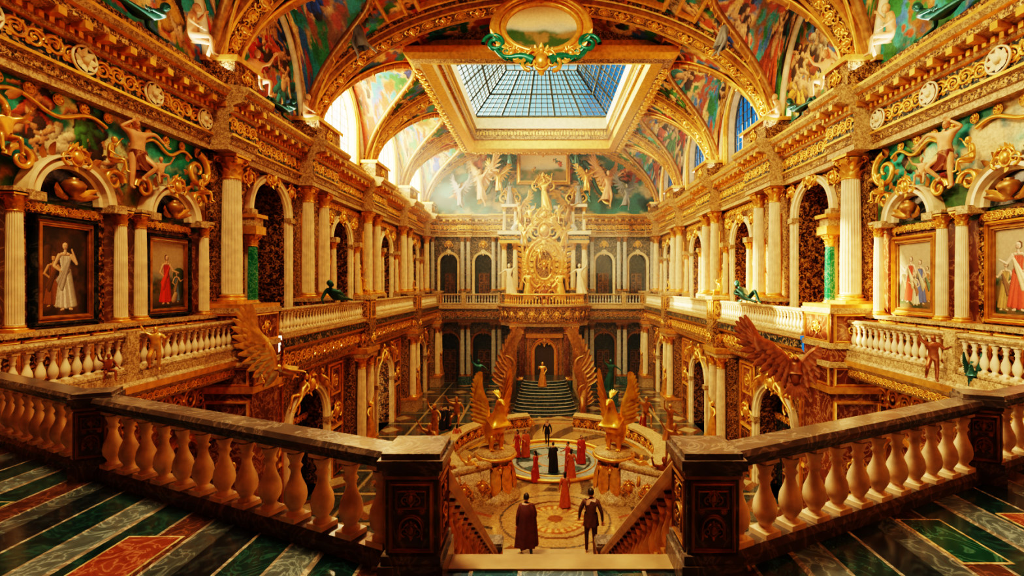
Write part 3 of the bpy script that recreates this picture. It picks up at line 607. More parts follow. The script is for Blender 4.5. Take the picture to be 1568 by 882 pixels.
def side(F,s,nm):
    W=MB();W.M=F
    Q=lambda u0,u1,z0,z1,m,out=0:W.add([(u0,out,z0),(u1,out,z0),(u1,out,z1),(u0,out,z1)],np.array([[0,1,2,3]]),m)
    # --- zone A
    Q(-4.5,19,-8.3,8,4)
    bx(W,8,19,0,1.2,-.9,.15,2);sweep(W,[(1.2,-.9),(1.3,-.8),(1.3,-.55),(1.45,-.4),(1.45,-.2),(1.35,-.1),(1.35,.15)],[(8,0,0),(19,0,0)],(0,1,0),(0,0,1),[2,7,2,1,2,2])
    frieze(W,8,18.8,1.3,-.68,.3,1)
    bx(W,8,18.8,0,.55,.1,1.5,0);bx(W,8,18.8,0,.65,1.4,1.52,2)
    entab(W,-4.5,19,7.8,0)
    for u in(11,13.4,15.8,18.2): W.stamp(ROS,T(u,.5,8.81)@S(.75),8)
    for i in range(12): frame_rect(W,8.2+i*.9,8.9+i*.9,.35,1.25,.08,.06,1,.55)
    for uc,r in((9.7,1.05),(13.25,1.1),(16.9,1.05)):
        archivolt(W,uc,r-.22,4.9,.36,.5,8,key=0);W.stamp(CRE,T(uc,.4,4.9+r+.1)@S(.55),1);bx(W,uc-r-.3,uc-r+.12,0,.62,4.75,4.98,2);bx(W,uc+r-.12,uc+r+.3,0,.62,4.75,4.98,2)
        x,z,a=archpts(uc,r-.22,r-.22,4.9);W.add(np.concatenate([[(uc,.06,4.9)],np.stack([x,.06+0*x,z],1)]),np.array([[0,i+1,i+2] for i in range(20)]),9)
        lathe(W,[(.02,0),(.12,.02),(.06,.1),(.22,.25),(.28,.4),(.2,.52),(.1,.56),(.12,.6),(.02,.62)],14,c=(uc,.35,4.95),m=12)
        for q in(-1,1): leaf(W,T(uc+q*.2,.3,5.0)@R('Y',q*50),.55,.22,1,.3,5);leaf(W,T(uc+q*.1,.3,5.0)@R('Y',q*75),.6,.2,12,.3,5)
        bx(W,uc-r-.1,uc+r+.1,0,.12,4.5,4.78,0);frieze(W,uc-r,uc+r,.12,4.64,.24,1)
        bx(W,uc-r-.1,uc-r+.1,0,.1,1.5,4.5,0);bx(W,uc+r-.1,uc+r+.1,0,.1,1.5,4.5,0)
        for q in(-1,1):
            t=np.linspace(0,1,26);an=t*2.8*pi;rr=.3*(1-t)+.04
            tube(W,np.stack([uc+q*(r+.2+rr*np.cos(an)),.3+0*t,5.75+rr*np.sin(an)],1),.07*(1-t)+.03,6,1)
            for k in range(4): leaf(W,T(uc+q*(.45+.2*k),.25,6.05-.12*k)@R('Y',q*(10+20*k)),.38,.2,12,.3,5)
    for k in range(14): W.stamp(ROS,T(8.6+.75*k,.08,7.62)@S(.3),1)
    for (uu,q) in((11.3,1),(18.15,-1)):
        t=np.linspace(0,1,40);an=pi/2+q*t*3*pi;rr=.6*(1-t)+.06
        tube(W,np.stack([uu+rr*np.cos(an),.25+0*t,6.85+rr*np.sin(an)],1),.1*(1-t)+.04,7,1)
        for k in range(7): leaf(W,T(uu,.25,6.85)@R('Y',k*51)@T(0,0,.5),.36,.22,12,.3,5)
    t=np.linspace(0,1,60)
    for (a_,b_) in((11.5,14.5),(15.9,18.0)): tube(W,np.stack([a_+(b_-a_)*t,.12+0*t,7.3+.15*np.sin(pi*t*3)],1),.06,6,1)
    for(u) in(11.75,14.72,15.45,18.35): 
        cb(W,(u,.3,4.95),(.5,.6,.1),2)
        putcol(F,u,.36,1.52,.17,3.35,CREAM,GILT)
    for k in range(9): W.stamp(SCR,T(8.5+1.15*k,.03,-1.6)@S(1.15,1,1),1)
    for k in range(4):
        uc=9.5+2.7*k;archivolt(W,uc,.9,-3.9,.3,.25,1,key=.5,zb=-7.8);bx(W,uc-.75,uc+.75,0,.05,-7.8,-3.9,0)
    bx(W,-1,19,0,.3,-8.3,-7.8,2)
    # --- R0 pier
    def pier(u,w=.95,o=1.95):
        bx(W,u-w,u+w,0,o,-8.3,1.55,4);bx(W,u-w-.08,u+w+.08,0,o+.08,1.55,1.75,2);bx(W,u-w-.04,u+w+.04,0,o+.04,1.75,1.9,1)
        bx(W,u-w-.06,u+w+.06,0,o+.06,.2,.42,2);bx(W,u-w-.1,u+w+.1,0,o+.1,-1.5,-1.25,1);bx(W,u-w-.15,u+w+.15,0,o+.15,-.5,-.3,2)
        frame_rect(W,u-w+.15,u+w-.15,.5,1.45,.08,.07,1,o);W.stamp(CRE,T(u,o,.97)@S(.4),1)
        frame_rect(W,u-w+.15,u+w-.15,-1.15,-.6,.08,.07,1,o)
        G=frame((0,1,0),(-1,0,0),(0,0,1),(u-w,0,0));M0=W.M;W.M=F@G
        frame_rect(W,.2,o-.2,.5,1.45,.1,.07,1);W.stamp(CRE,T(o/2,0,.97)@S(.42),1);frame_rect(W,.2,o-.2,-1.15,-.6,.1,.07,1)
        frame_rect(W,.2,o-.2,-7.8,-1.9,.12,.1,1);frieze(W,.2,o-.2,.02,-3,.8,1)
        for z in(-4.2,-5.4,-6.6): W.stamp(CRE,T(o/2,0,z)@S(.5),1)
        W.M=M0
    pier(19.65)
    # --- upper wall zone B
    Z0,Z1=.5,7.9
    bays=[(19,27,23.3,1.45,6.0),(27,36,31.5,1.35,5.3),(36,45,40.5,1.35,5.3),(45,54,49.4,1.35,5.3)]
    for k,(u0,u1,uc,r,zs) in enumerate(bays):
        arch_wall(W,u0,u1,Z0,Z1,uc,r,Z0,zs,1.6,7,0,9)
        archivolt(W,uc,r,zs,.38,.28,8,zb=Z0);W.stamp(CRE,T(uc,.2,zs+r+.25)@S(.75),1)
        bx(W,uc-r-.42,uc-r+.02,0,.35,zs-.25,zs,2);bx(W,uc+r-.02,uc+r+.42,0,.35,zs-.25,zs,2)
        door(F,uc,-1.55,.5,1.5,3.2);archivolt(W,uc,.75,3.9,.2,.15,12,out=-1.5,key=.4)
        frame_rect(W,uc-r+.15,uc+r-.15,Z0+.1,zs-.7,.12,.1,12,-1.6)
        for q in(-1,1):
            W.stamp(CRE,T(uc+q*(r+.35),.1,zs+1.35)@S(.6,.8,.6),1)
            if k>0:
                putcol(F,uc+q*(r+.55),.45,1.9,.17,3.3,CREAM,GILT);cb(W,(uc+q*(r+.55),.4,1.2),(.5,.7,1.4),2);cb(W,(uc+q*(r+.55),.35,5.33),(.55,.75,.3),2)
                W.stamp(ROS,T(uc+q*2.6,.05,6.9)@S(.8),1)
                bx(W,uc+q*2.6-.45,uc+q*2.6+.45,0,.03,2,5.2,4)
                frame_rect(W,uc+q*2.6-.4,uc+q*2.6+.4,2.0,5.2,.1,.1,1,0);W.stamp(CRE,T(uc+q*2.6,.02,4.4)@S(.55),1)
                cb(W,(uc+q*2.6,.25,1.6),(.7,.5,.5),2)
                statue('gilded_niche_statue',[F_STAND,F_ARMUP][(k+(q>0))%2],F@T(uc+q*2.6,.3,1.85)@R('Z',0)@S(1.25),GILT)
        frieze(W,u0+.5,u1-.5,.02,7.5,.5,1)
    putcol(F,19.6,.62,1.9,.37,5.9,CREAM,GILT)
    bx(W,20.7,21.5,0,1.0,.5,1.8,2);putcol(F,21.05,.6,1.8,.2,3.0,GREENM,GILT);bx(W,20.7,21.45,0,.95,4.8,5.15,1);bx(W,20.75,21.4,0,.85,5.15,5.5,2);bx(W,20.65,21.5,0,1.0,5.5,5.65,1)
    bx(W,19.1,20.2,0,.22,1.9,7.9,7)
    for rb in RIB[4:]:
        for q in(-1,1):
            if rb+q>54: continue
            putcol(F,rb+q*.95,.6,1.9,.31,5.9,CREAM,GILT)
        e=min(rb+1.5,54);bx(W,rb-1.5,e,0,1.0,.5,1.75,0);bx(W,rb-1.55,e,0,1.08,1.75,1.92,2);bx(W,rb-1.55,e,0,1.05,.5,.75,2)
        bx(W,rb-.5,min(rb+.5,54),0,.04,2.2,6.5,4)
        frame_rect(W,rb-.45,min(rb+.45,53.95),2.3,6.4,.1,.12,1,0);W.stamp(CRE,T(rb,.05,5)@S(.6),1)
    entab(W,19,54,7.8,0)
    for rb in RIB[3:]:
        u0,u1=(rb-1.0,rb+.75) if rb==19.6 else (rb-1.55,min(rb+1.55,54))
        entab(W,u0,u1,7.8,.72,True)
        bx(W,u0+.1,u1-.1,0,1.3,10.3,11.2,7);bx(W,u0,u1,0,1.45,11.2,11.4,1)
        W.stamp(CRE,T((u0+u1)/2,1.3,10.8)@S(.5),1)
    bx(W,-1,54,0,.5,10.25,10.75,7)
    # --- balcony
    fp=[(.9,-1.55),(1.45,-1.55),(1.6,-1.4),(1.6,-1.2),(1.72,-1.1),(1.72,-.3),(1.95,-.2),(2.05,-.05),(2.05,.3),(2.12,.36),(2.12,.5),(0,.55)]
    sweep(W,fp,[(20.6,0,0),(54,0,0)],(0,1,0),(0,0,1),[2,1,7,1,7,2,1,3,1,2,2]);frieze(W,20.8,53.8,1.72,-.7,.7,1)
    BL=MB();BL.M=F
    posts=[20.4,31,43,52.5]
    for a,b_ in zip(posts[:-1],posts[1:]):
        balustrade(BL,(a+.4,1.82,.52),(b_-.5,1.82,.52),1.12,.3,m_r=1,w=.26,base=.12)
    balustrade(BL,(9,1.15,.15),(18.7,1.15,.15),1.15,.3,m_r=1,w=.26,base=.12)
    for u in(14,): cb(BL,(u,1.15,.75),(.4,.4,1.2),1)
    BL.build('balcony_balustrade',[CREAM,STONE])
    # --- lower level zone B
    o=1.0;lz=[(20.6,30,25,1.9,-4.6),(32,42,37,1.6,-4.6),(44,54,48,1.6,-4.6)]
    for k,(u0,u1,uc,r,zs) in enumerate(lz):
        arch_wall(W,u0,u1,-8.3,-1.5,uc,r,-8.3,zs,.9,7,0,9,out=o);archivolt(W,uc,r,zs,.4,.3,8,out=o,zb=-8.3);W.stamp(CRE,T(uc,o+.2,zs+r+.3)@S(.9),1)
        bx(W,uc-r-.45,uc-r+.05,o,o+.35,zs-.3,zs,2);bx(W,uc+r-.05,uc+r+.45,o,o+.35,zs-.3,zs,2)
        frieze(W,uc-r,uc+r,o-.85,zs+.1,.5,1);W.stamp(CRE,T(uc,o-.85,zs+.9)@S(1.1),1)
        statue('gilded_reclining_figure',F_RECL,F@T(uc-1.2,o+.35,zs+1.75)@R('Y',-25)@S(1.2),GILT);statue('gilded_reclining_figure',F_RECL,F@T(uc+1.2,o+.35,zs+1.75)@S(-1,1,1)@R('Y',-25)@S(1.2),GILT)
        door(F,uc,o-.85,-8.3,1.8,3.4)
        for q in(-1,1):
            ud=uc+q*3.4;bx(W,ud-.95,ud+.95,o,o+.05,-8,-2,4);frame_rect(W,ud-.9,ud+.9,-8,-2,.12,.1,1,o+.04)
            door(F,ud,o+.05,-8.3,1.1,2.6);frame_rect(W,ud-.6,ud+.6,-8.3,-5.65,.2,.16,1,o+.05);W.stamp(CRE,T(ud,o+.05,-4.7)@S(.9),1);frame_rect(W,ud-.5,ud+.5,-3.6,-2.2,.1,.1,1,o+.05);W.stamp(ROS,T(ud,o+.05,-2.9)@S(.7),1)
    for u in(31,43,52.9):
        bx(W,u-1,u+1,0,1.6,-8.3,-1.5,7);bx(W,u-1.1,u+1.1,1,2.3,-8.3,-7.2,2);bx(W,u-1.15,u+1.15,1,2.35,-7.3,-7.15,1)
        for q in(-1,1): putcol(F,u+q*.72,1.9,-7.15,.27,5.3,CREAM,GILT)
        bx(W,u-1.1,u+1.1,1,2.3,-1.85,-1.5,2);bx(W,u-.55,u+.55,1.4,2.35,-1.6,1.75,7);bx(W,u-.62,u+.62,1.35,2.42,1.7,1.9,2)
        bx(W,u-1.15,u+1.15,1,2.4,-1.6,-1.3,1)
        frame_rect(W,u-.35,u+.35,.6,1.5,.08,.06,1,2.35);W.stamp(CRE,T(u,2.35,-.7)@S(.5),1)
        G=frame((0,1,0),(-1,0,0),(0,0,1),(u-.55,0,0));M0=W.M;W.M=F@G;frame_rect(W,1.6,2.2,.6,1.5,.08,.06,1);W.stamp(CRE,T(1.9,0,-.7)@S(.4),1);W.M=M0
        statue('gilded_standing_statue',F_ARMUP,F@T(u,2.15,-7.2)@S(1.4),GILT)
    W.build('wall_'+nm,WM)
    # --- clerestory wall with windows
    for k in range(len(RIB)-1):
        u0,u1=RIB[k],RIB[k+1];uc=(u0+u1)/2;L=MB();L.M=F;r=min(2.6,(u1-u0)/2-1.5)
        if k<4:
            L.add([(u0,-.05,10.3),(u1,-.05,10.3),(u1,-.05,17.2),(u0,-.05,17.2)],np.array([[0,1,2,3]]),0);L.build('wall_clerestory_%s_%d'%(nm,k+1),[GOLD2,CREAM,GILT])
            if k>=2:
                w_=u1-u0-1.4;cv=fresco(w_,5.6,.045,50+k*3+int(s),'warm',0);g=np.random.default_rng(60+k+int(s))
                for q in range(6): pfig(cv,g.uniform(.6,w_-.6),g.uniform(1.2,4.2),g.uniform(2.0,2.9),g,skin=(1.0,.58,.3))
                flat_paint('lunette_wall_fresco',cv,F@T(u0+.7,.02,10.9),FRESCO)
                for q,(fg,dz,rz,sc) in enumerate(((F_SIT,0,25,1.5),(F_RECL,0,0,1.6),(F_SIT,0,-25,1.4))):
                    statue('stucco_cornice_figure',fg,F@T(uc+(q-1)*2.2,.65,10.75)@R('Z',rz)@S(sc),FLESHS if q!=1 else BRONZE)
            continue
        arch_wall(L,u0,u1,10.3,17.2,uc,r,11.0,13.2,.6,0,1,None,rz=2.75,out=-.02)
        archivolt(L,uc,r,13.2,.35,.25,2,rz=2.75,out=0,zb=11.0)
        L.build('wall_clerestory_%s_%d'%(nm,k+1),[GOLD2,CREAM,GILT])
        wn[0]+=1;w=MB();w.M=F
        for i in range(9):
            x=-r+2*r*i/8;zt=13.2+2.75*math.sqrt(max(0,1-(x/r)**2));tube(w,[(uc+x,-.5,11),(uc+x,-.5,zt)],.035 if i%2 else .07,4,0)
        for z in np.arange(11.05,15.9,.6):
            hw=r if z<13.2 else r*math.sqrt(max(0,1-((z-13.2)/2.75)**2));tube(w,[(uc-hw,-.5,z),(uc+hw,-.5,z)],.035,4,0,ref=(0,0,1))
        x,z,a=archpts(uc,r,2.75,13.2);tube(w,np.stack([x,-.5+0*x,z],1),.08,5,0)
        w.build('window_%d'%wn[0],[CREAM if s<0 else MULL])
side(FL,-1,'left');side(FR,1,'right')
bw=MB();bx(bw,-13.3,13.3,-4.9,-4.5,-8.3,20,0);frame_rect(bw,-3,3,1,7,.4,.3,1);bw.build('wall_back',[REDM,GILT])
# paintings
def painting(F,u0,u1,z0,z1,kind,seed):
    w,h=u1-u0,z1-z0;cv=fresco(w,h,.012,seed,'dark' if kind=='A' else 'land',0);rg=np.random.default_rng(seed);cv.C*=.5 if kind!='A' else 1
    if kind=='A':
        cv.cap((w*.15,h*.1),(w*.15,h*.75),.16,.1,(.1,.05,.02));draped(cv,w*.24,h*.1,h*.6,(.25,.1,.03),(.12,.06,.02),(.7,.42,.22),rg,.03);draped(cv,w*.55,h*.05,h*.82,(.75,.7,.6),(.45,.42,.38),(.95,.62,.4),rg,-.03,(.1,.86))
    elif kind=='B':
        cv.cap((w*.05,h*.12),(w*.95,h*.12),.25,.2,(.1,.09,.04));cv.cap((w*.85,h*.2),(w*.85,h*.5),.2,.28,(.04,.09,.03));draped(cv,w*.78,h*.08,h*.5,(.1,.2,.3),(.3,.2,.08),(.8,.5,.3),rg,.0)
        draped(cv,w*.45,h*.06,h*.78,(.7,.03,.015),(.85,.06,.02),(.9,.55,.35),rg,.03,(.32,.62));cv.cap((w*.7,h*.12),(w*.75,h*.2),.12,.1,(.5,.35,.2))
    elif kind=='C':
        draped(cv,w*.16,h*.1,h*.55,(.5,.2,.05),(.1,.2,.12),(.8,.5,.3),rg);draped(cv,w*.86,h*.1,h*.55,(.15,.1,.05),(.4,.25,.1),(.8,.5,.3),rg);draped(cv,w*.33,h*.06,h*.7,(.08,.14,.33),(.6,.5,.3),(.9,.55,.35),rg,.04);draped(cv,w*.68,h*.08,h*.74,(.65,.07,.03),(.8,.62,.35),(.95,.62,.42),rg,-.04,(.3,.8));draped(cv,w*.5,h*.04,h*.5,(.7,.6,.4),(.25,.12,.05),(.9,.55,.35),rg)
    else:
        draped(cv,w*.2,h*.08,h*.6,(.1,.16,.3),(.2,.1,.05),(.9,.55,.35),rg,.05);draped(cv,w*.82,h*.04,h*.6,(.5,.3,.1),(.2,.1,.05),(.9,.55,.35),rg,-.05);draped(cv,w*.5,h*.04,h*.84,(.75,.1,.05),(.85,.6,.35),(.95,.62,.42),rg,0)
    p=flat_paint('framed_oil_painting',cv,F@T(u0,.1,z0),CANVAS)
    b=MB();b.M=F;frame_rect(b,u0,u1,z0,z1,.16,.14,0,.08);frame_rect(b,u0-.17,u1+.17,z0-.17,z1+.17,.1,.18,1,.08);o=b.build('picture_frame',[GILTD,DARKM if F is FL else GILT]);o.parent=p
painting(FL,12.6,13.9,1.85,4.2,'A',3);painting(FL,16.15,17.65,1.85,4.1,'B',4)
painting(FR,12.6,13.9,1.85,4.2,'D',8);painting(FR,16.15,17.65,1.85,4.1,'C',6)
for F,sd in((FL,21),(FR,23)):
    cv=fresco(10.8,3.3,.04,sd,'sky',7,1.5);flat_paint('wall_fresco',cv,F@T(8.1,.02,4.6),FRESCO)
    statue('stucco_figure',F_HERO,F@T(15.25,.4,5.6)@R('Z',15)@S(1.25),FLESHS,robe=REDM)
    statue('stucco_figure',F_SIT,F@T(14.3,.4,5.95)@R('Z',-30)@S(.8),GILT);statue('stucco_figure',F_SIT,F@T(16.2,.4,5.95)@R('Z',40)@S(.7),FLESHS)
    statue('stucco_figure',F_SIT,F@T(11.5,.4,5.7)@R('Z',30)@S(.9),GILT);statue('stucco_figure',F_SIT,F@T(18.1,.4,5.7)@R('Z',-20)@S(.8),GILT)
# ================================================================ FAR WALL
W=MB();W.M=FF
us=[(-13,-8.2,-10.2),(-8.2,-4.6,-6.4),(4.9,8.8,6.9),(8.8,13,10.6)]
for u0,u1,uc in us:
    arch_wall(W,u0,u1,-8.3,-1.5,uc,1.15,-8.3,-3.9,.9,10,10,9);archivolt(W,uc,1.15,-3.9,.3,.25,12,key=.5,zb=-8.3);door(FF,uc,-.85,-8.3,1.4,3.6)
    arch_wall(W,u0,u1,-1.5,8,uc,.95,.5,5.0,.9,10,10,9);archivolt(W,uc,.95,5.0,.28,.25,8,key=.5,zb=.5);door(FF,uc,-.85,.5,1.2,3.4)
    W.stamp(CRE,T(uc,.1,7.0)@S(.6),1)
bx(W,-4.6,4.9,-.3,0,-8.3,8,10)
entab(W,-13,13,7.8,0)
for u in(-11.9,-8.3,-4.9,5.2,8.8,12.1):
    for q in(-.33,.33) if abs(u)<11 else (0,):
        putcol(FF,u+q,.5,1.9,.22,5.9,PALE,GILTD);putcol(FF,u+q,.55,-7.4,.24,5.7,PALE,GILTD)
    bx(W,u-.7,u+.7,0,1.0,.5,1.9,10);bx(W,u-.7,u+.7,0,1.0,-8.3,-7.4,5);bx(W,u-.7,u+.7,0,1.0,-1.7,-1.3,2);entab(W,u-.75,u+.75,7.8,.4,True)
fp=[(0,-1.5),(1.3,-1.5),(1.4,-1.2),(1.6,-1.1),(1.6,-.1),(1.85,0),(1.85,.45),(0,.5)]
sweep(W,fp,[(-11.5,0,0),(11.5,0,0)],(0,1,0),(0,0,1),[2,12,2,10,12,2,2]);frieze(W,-11,11,1.6,-.6,.7,12)
BL=MB();BL.M=FF
for a,b_ in((-11,-8.5),(-8.1,-4.6),(4.9,8.6),(9,11)): balustrade(BL,(a,1.55,.5),(b_,1.55,.5),1.1,.3,w=.24,base=.12)
for u in(-11.2,-8.3,-4.4,4.7,8.8,11.2): cb(BL,(u,1.55,1.1),(.45,.45,1.3),1)
BL.build('balcony_balustrade',[PALE,STONE])
W.build('wall_far',WM)
nt_=150;rr=np.linspace(0,1,110);t=np.linspace(0,pi,nt_);Rr,Tt=np.meshgrid(rr,t,indexing='ij')
X=-12.9*np.cos(Tt);Z=ZS-.1+(8.0*np.sin(Tt))*Rr;P=np.stack([X,53.85+0*X,Z],-1)
cv=fresco(26,8.2,.1,41,'teal',26,2.4);xi=np.clip(((X+13)/26*(cv.W-1)).astype(int),0,cv.W-1);zi=np.clip(((Z-ZS+.1)/8.2*(cv.H-1)).astype(int),0,cv.H-1)
grid_obj('lunette_fresco',P,cv.C[zi,xi],FRESCO)
lp=MB();lp.M=FF
cv=fresco(5.0,2.8,.05,33,'land',3,.7);o=flat_paint('landscape_fresco',cv,FF@T(-2.3,.5,13.9),CANVAS)
frame_rect(lp,-2.3,2.7,13.9,16.7,.4,.4,0,.4);lp.stamp(CRE,T(.2,.7,13.5)@S(1.6),0);lp.stamp(CRE,T(.2,.6,17.2)@S(1.1),0)
for s in(-1,1):
    t=np.linspace(0,1,30)
    tube(lp,np.stack([.2+s*(2.9+1.6*t),.5+0*t,16.6-4.5*t**1.5],1),.25-.1*t,7,1);tube(lp,np.stack([.2+s*(4.3+2.3*t),.5+0*t,15.9-4*t**1.3+.4*np.sin(7*t)],1),.22,7,1)
    for k in range(12): leaf(lp,T(.2+s*(3+.15*k),.6,16-.33*k)@R('Y',s*(60+8*k)),1.1,.5,1,.3,5)
    for k in range(8): leaf(lp,T(.2+s*(5+.2*k),.5,14.6-.35*k)@R('Y',s*(40+14*k)),1.2,.5,0,.3,5)
    lp.stamp(CRE,T(.2+s*3.6,.6,12.2)@S(1.5),0)
lp.build('lunette_stucco_ornament',[GILT,BRONZE])
for u,z,sc,rz,mt in((-6.6,11.0,2.3,25,FLESHS),(7.2,11.0,2.2,-25,FLESHS),(-4.6,12.2,1.6,0,GILT),(4.9,12.2,1.6,0,GILT),(-8.8,10.6,1.6,20,GREY),(9.2,10.6,1.6,-20,GREY),(-3.4,15.2,1.3,10,BRONZE),(3.8,15.2,1.3,-10,BRONZE)):
    statue('winged_angel_statue',F_ANGEL,FF@T(u,1.2,z)@R('Z',rz)@S(sc),mt)
# ================================================================ ALTAR
A=MB();A.M=FF@T(.3,0,0);AKIDS=[]
def acol(u,out,z,r,h,sh,cap):
    AKIDS.append(place(column(r,h,sh,cap,'altar_column'),'altar_column',FF@T(.3+u,out,z)))
bx(A,-3.6,3.6,0,3.2,-8.3,-1.2,7);
sweep(A,[(0,-1.7),(.15,-1.7),(.2,-1.4),(.4,-1.2),(.4,.2),(.6,.35),(.6,.55),(-1,.55)],[(x,out,0) for x,out in [(-4.4,0),(-4.4,2.2)]+[(-4.0*math.cos(q),2.2+2.2*math.sin(q)) for q in np.linspace(.15,pi-.15,22)]+[(4.4,2.2),(4.4,0)]],[(-1,0,0),(-1,.3,0)]+[(-math.cos(q),math.sin(q),0) for q in np.linspace(.15,pi-.15,22)]+[(1,.3,0),(1,0,0)],(0,0,1),[1,2,1,0,1,2,2])
for zz in(.5,-1.6):
    A.add([(-4.4,0,zz),(-4.4,2.2,zz)]+[(-4.0*math.cos(q),2.2+2.2*math.sin(q),zz) for q in np.linspace(.15,pi-.15,22)]+[(4.4,2.2,zz),(4.4,0,zz)],np.arange(26)[None],2)
for k in range(11):
    q=pi*(k+.5)/11;n=(-math.cos(q),math.sin(q));M=frame((math.sin(q),math.cos(q),0),(n[0],n[1],0),(0,0,1),(-4.0*math.cos(q)*1.1,2.2+2.6*math.sin(q),-.5));A.stamp(CRE,M@S(.55),1)
for qa in np.linspace(.2,pi-.2,34):
    A.stamp(BALF,T(-4.15*math.cos(qa),2.2+2.3*math.sin(qa),.55)@S(.85),1)
tube(A,[(-4.15*math.cos(q),2.2+2.3*math.sin(q),1.55) for q in np.linspace(.1,pi-.1,40)],.14,6,1,ref=(0,0,1))
for u in(-3.2,-2.3,2.3,3.2): acol(u,3.6,-7.2,.3,5.5,PALE if abs(u)>3 else REDM,GILT);cb(A,(u,3.6,-7.75),(.8,.8,1.1),5)
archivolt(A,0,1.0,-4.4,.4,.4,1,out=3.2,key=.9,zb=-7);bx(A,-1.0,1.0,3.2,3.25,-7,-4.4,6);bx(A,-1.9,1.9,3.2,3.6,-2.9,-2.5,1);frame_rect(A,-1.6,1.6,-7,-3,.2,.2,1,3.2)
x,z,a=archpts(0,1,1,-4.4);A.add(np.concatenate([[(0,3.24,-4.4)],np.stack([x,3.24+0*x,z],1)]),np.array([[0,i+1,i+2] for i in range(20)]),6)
bx(A,-5,5,0,1.2,.5,2.0,10)
for u in(-4.3,-3.1,3.1,4.3):
    acol(u,1.4,2.0,.28,5.0,CREAM,GILT);cb(A,(u,1.4,1.2),(.85,.85,1.5),10);frame_rect(A,u-.25,u+.25,.7,1.6,.06,.06,1,1.83)
bx(A,-2.7,2.7,0,1.0,2,8.4,9)
for s in(-1,1):
    bx(A,s*3.7-1.1,s*3.7+1.1,0,1.9,7.0,7.3,1);bx(A,s*3.7-1.0,s*3.7+1.0,0,1.75,7.3,7.9,5);bx(A,s*3.7-1.25,s*3.7+1.25,0,2.1,7.9,8.3,8);frieze(A,s*3.7-1,s*3.7+1,1.75,7.6,.4,1)
    for q in(-.6,.6): acol(s*3.7+q,1.2,8.3,.18,2.6,CREAM,GILT)
    bx(A,s*3.7-.9,s*3.7+.9,0,1.6,10.9,11.2,8);bx(A,s*3.7-.8,s*3.7+.8,0,.9,8.3,10.9,10)
    t=np.linspace(0,1,30);an=t*2.6*pi;q=1.0*(1-t)+.12
    tube(A,np.stack([s*(1.7+q*np.cos(an)),1.3+0*t,9.0+q*np.sin(an)],1),.26*(1-t)+.1,8,1)
    tube(A,np.stack([s*(3.4-2.4*t),1.3+0*t,8.4+2.4*np.sin(pi*t/2)],1),.28,8,11)
    tube(A,np.stack([s*(2.5-.3*np.sin(pi*t)),1.6+0*t,2+6.2*t],1),.22,7,1)
    for k in range(8): leaf(A,T(s*2.3,1.7,2.6+.6*k)@R('Y',s*(30+6*k)),.8,.4,1,.4,5)
tube(A,[(2.4*math.cos(q),1.6,6.9+2.1*math.sin(q)) for q in np.linspace(0,pi,40)],.24,8,11);tube(A,[(2.05*math.cos(q),1.7,6.9+1.8*math.sin(q)) for q in np.linspace(0,pi,40)],.14,8,1)
a=np.linspace(0,2*pi,48,endpoint=False)
for rx,rz,rr_ in((1.95,2.7,.24),(1.6,2.3,.13),(1.05,1.6,.18)): tube(A,np.stack([rx*np.cos(a),1.9+0*a,4.7+rz*np.sin(a)],1),rr_,8,1,closed=True)
ell(A,(0,1.3,4.7),(1.85,.55,2.6),7,24,12)
for k in range(30):
    q=k/30*2*pi;A.stamp(CRE,T(1.98*math.cos(q),1.95,4.7+2.7*math.sin(q))@R('Y',90-math.degrees(q))@S(.62),1)
for k in range(20):
    q=k/20*2*pi;A.stamp(ROS,T(1.35*math.cos(q),2.1,4.7+1.95*math.sin(q))@S(.5),1)
A.stamp(CRE,T(0,2.0,8.3)@S(2.0),1);A.stamp(CRE,T(0,2.0,10.0)@S(1.3),1);A.stamp(CRE,T(0,2.3,1.8)@S(1.6),1)
A.stamp(CRE,T(0,2.2,4.7)@S(.8),1)
for k in range(7): leaf(A,T(0,1.9,9.0)@R('Y',(k-3)*28),1.6,.5,1,.3,5)
cb(A,(0,1.4,9.9),(1.4,1.0,1.2),8);cb(A,(0,1.4,10.55),(1.7,1.2,.15),1)
ALT=A.build('baroque_altar',WM)
P=FF@T(.3,0,0)
for u,out,z,f,sc,mt,rz in((0,1.6,10.6,F_ARMUP,1.9,GILT,0),(-1.5,1.9,8.9,F_SIT,1.6,GILT,20),(1.5,1.9,8.9,F_SIT,1.6,GILT,-20),(-1.7,2.9,.9,F_STAND,1.8,GILT,0),(1.7,2.9,.9,F_STAND,1.8,GILT,0),(-3.7,1.2,11.2,F_STAND,1.4,GREY,0),(3.7,1.2,11.2,F_STAND,1.4,GREY,0),(-3.7,2.5,1.6,F_ARMUP,1.8,CREAM,0),(3.7,2.5,1.6,F_ARMUP,1.8,CREAM,0),(-.5,2.5,4.8,F_PUTTO,1.0,GILT,30),(.6,2.5,3.6,F_PUTTO,1.0,GILT,-30),(-.1,2.5,5.6,F_SIT,1.0,GILT,0),(0,4.2,.5,F_SIT,1.6,BROWNB,0),(-2.1,2.2,6.2,F_ANGEL,1.4,GILT,30),(2.1,2.2,6.2,F_ANGEL,1.4,GILT,-30),(-2.6,1.8,8.8,F_ANGEL,1.5,GILTD,30),(2.6,1.8,8.8,F_ANGEL,1.5,GILTD,-30)):
    AKIDS.append(statue('gilded_altar_statue',f,P@T(u,out,z)@R('Z',rz)@S(sc),mt))
for o in AKIDS: o.parent=ALT
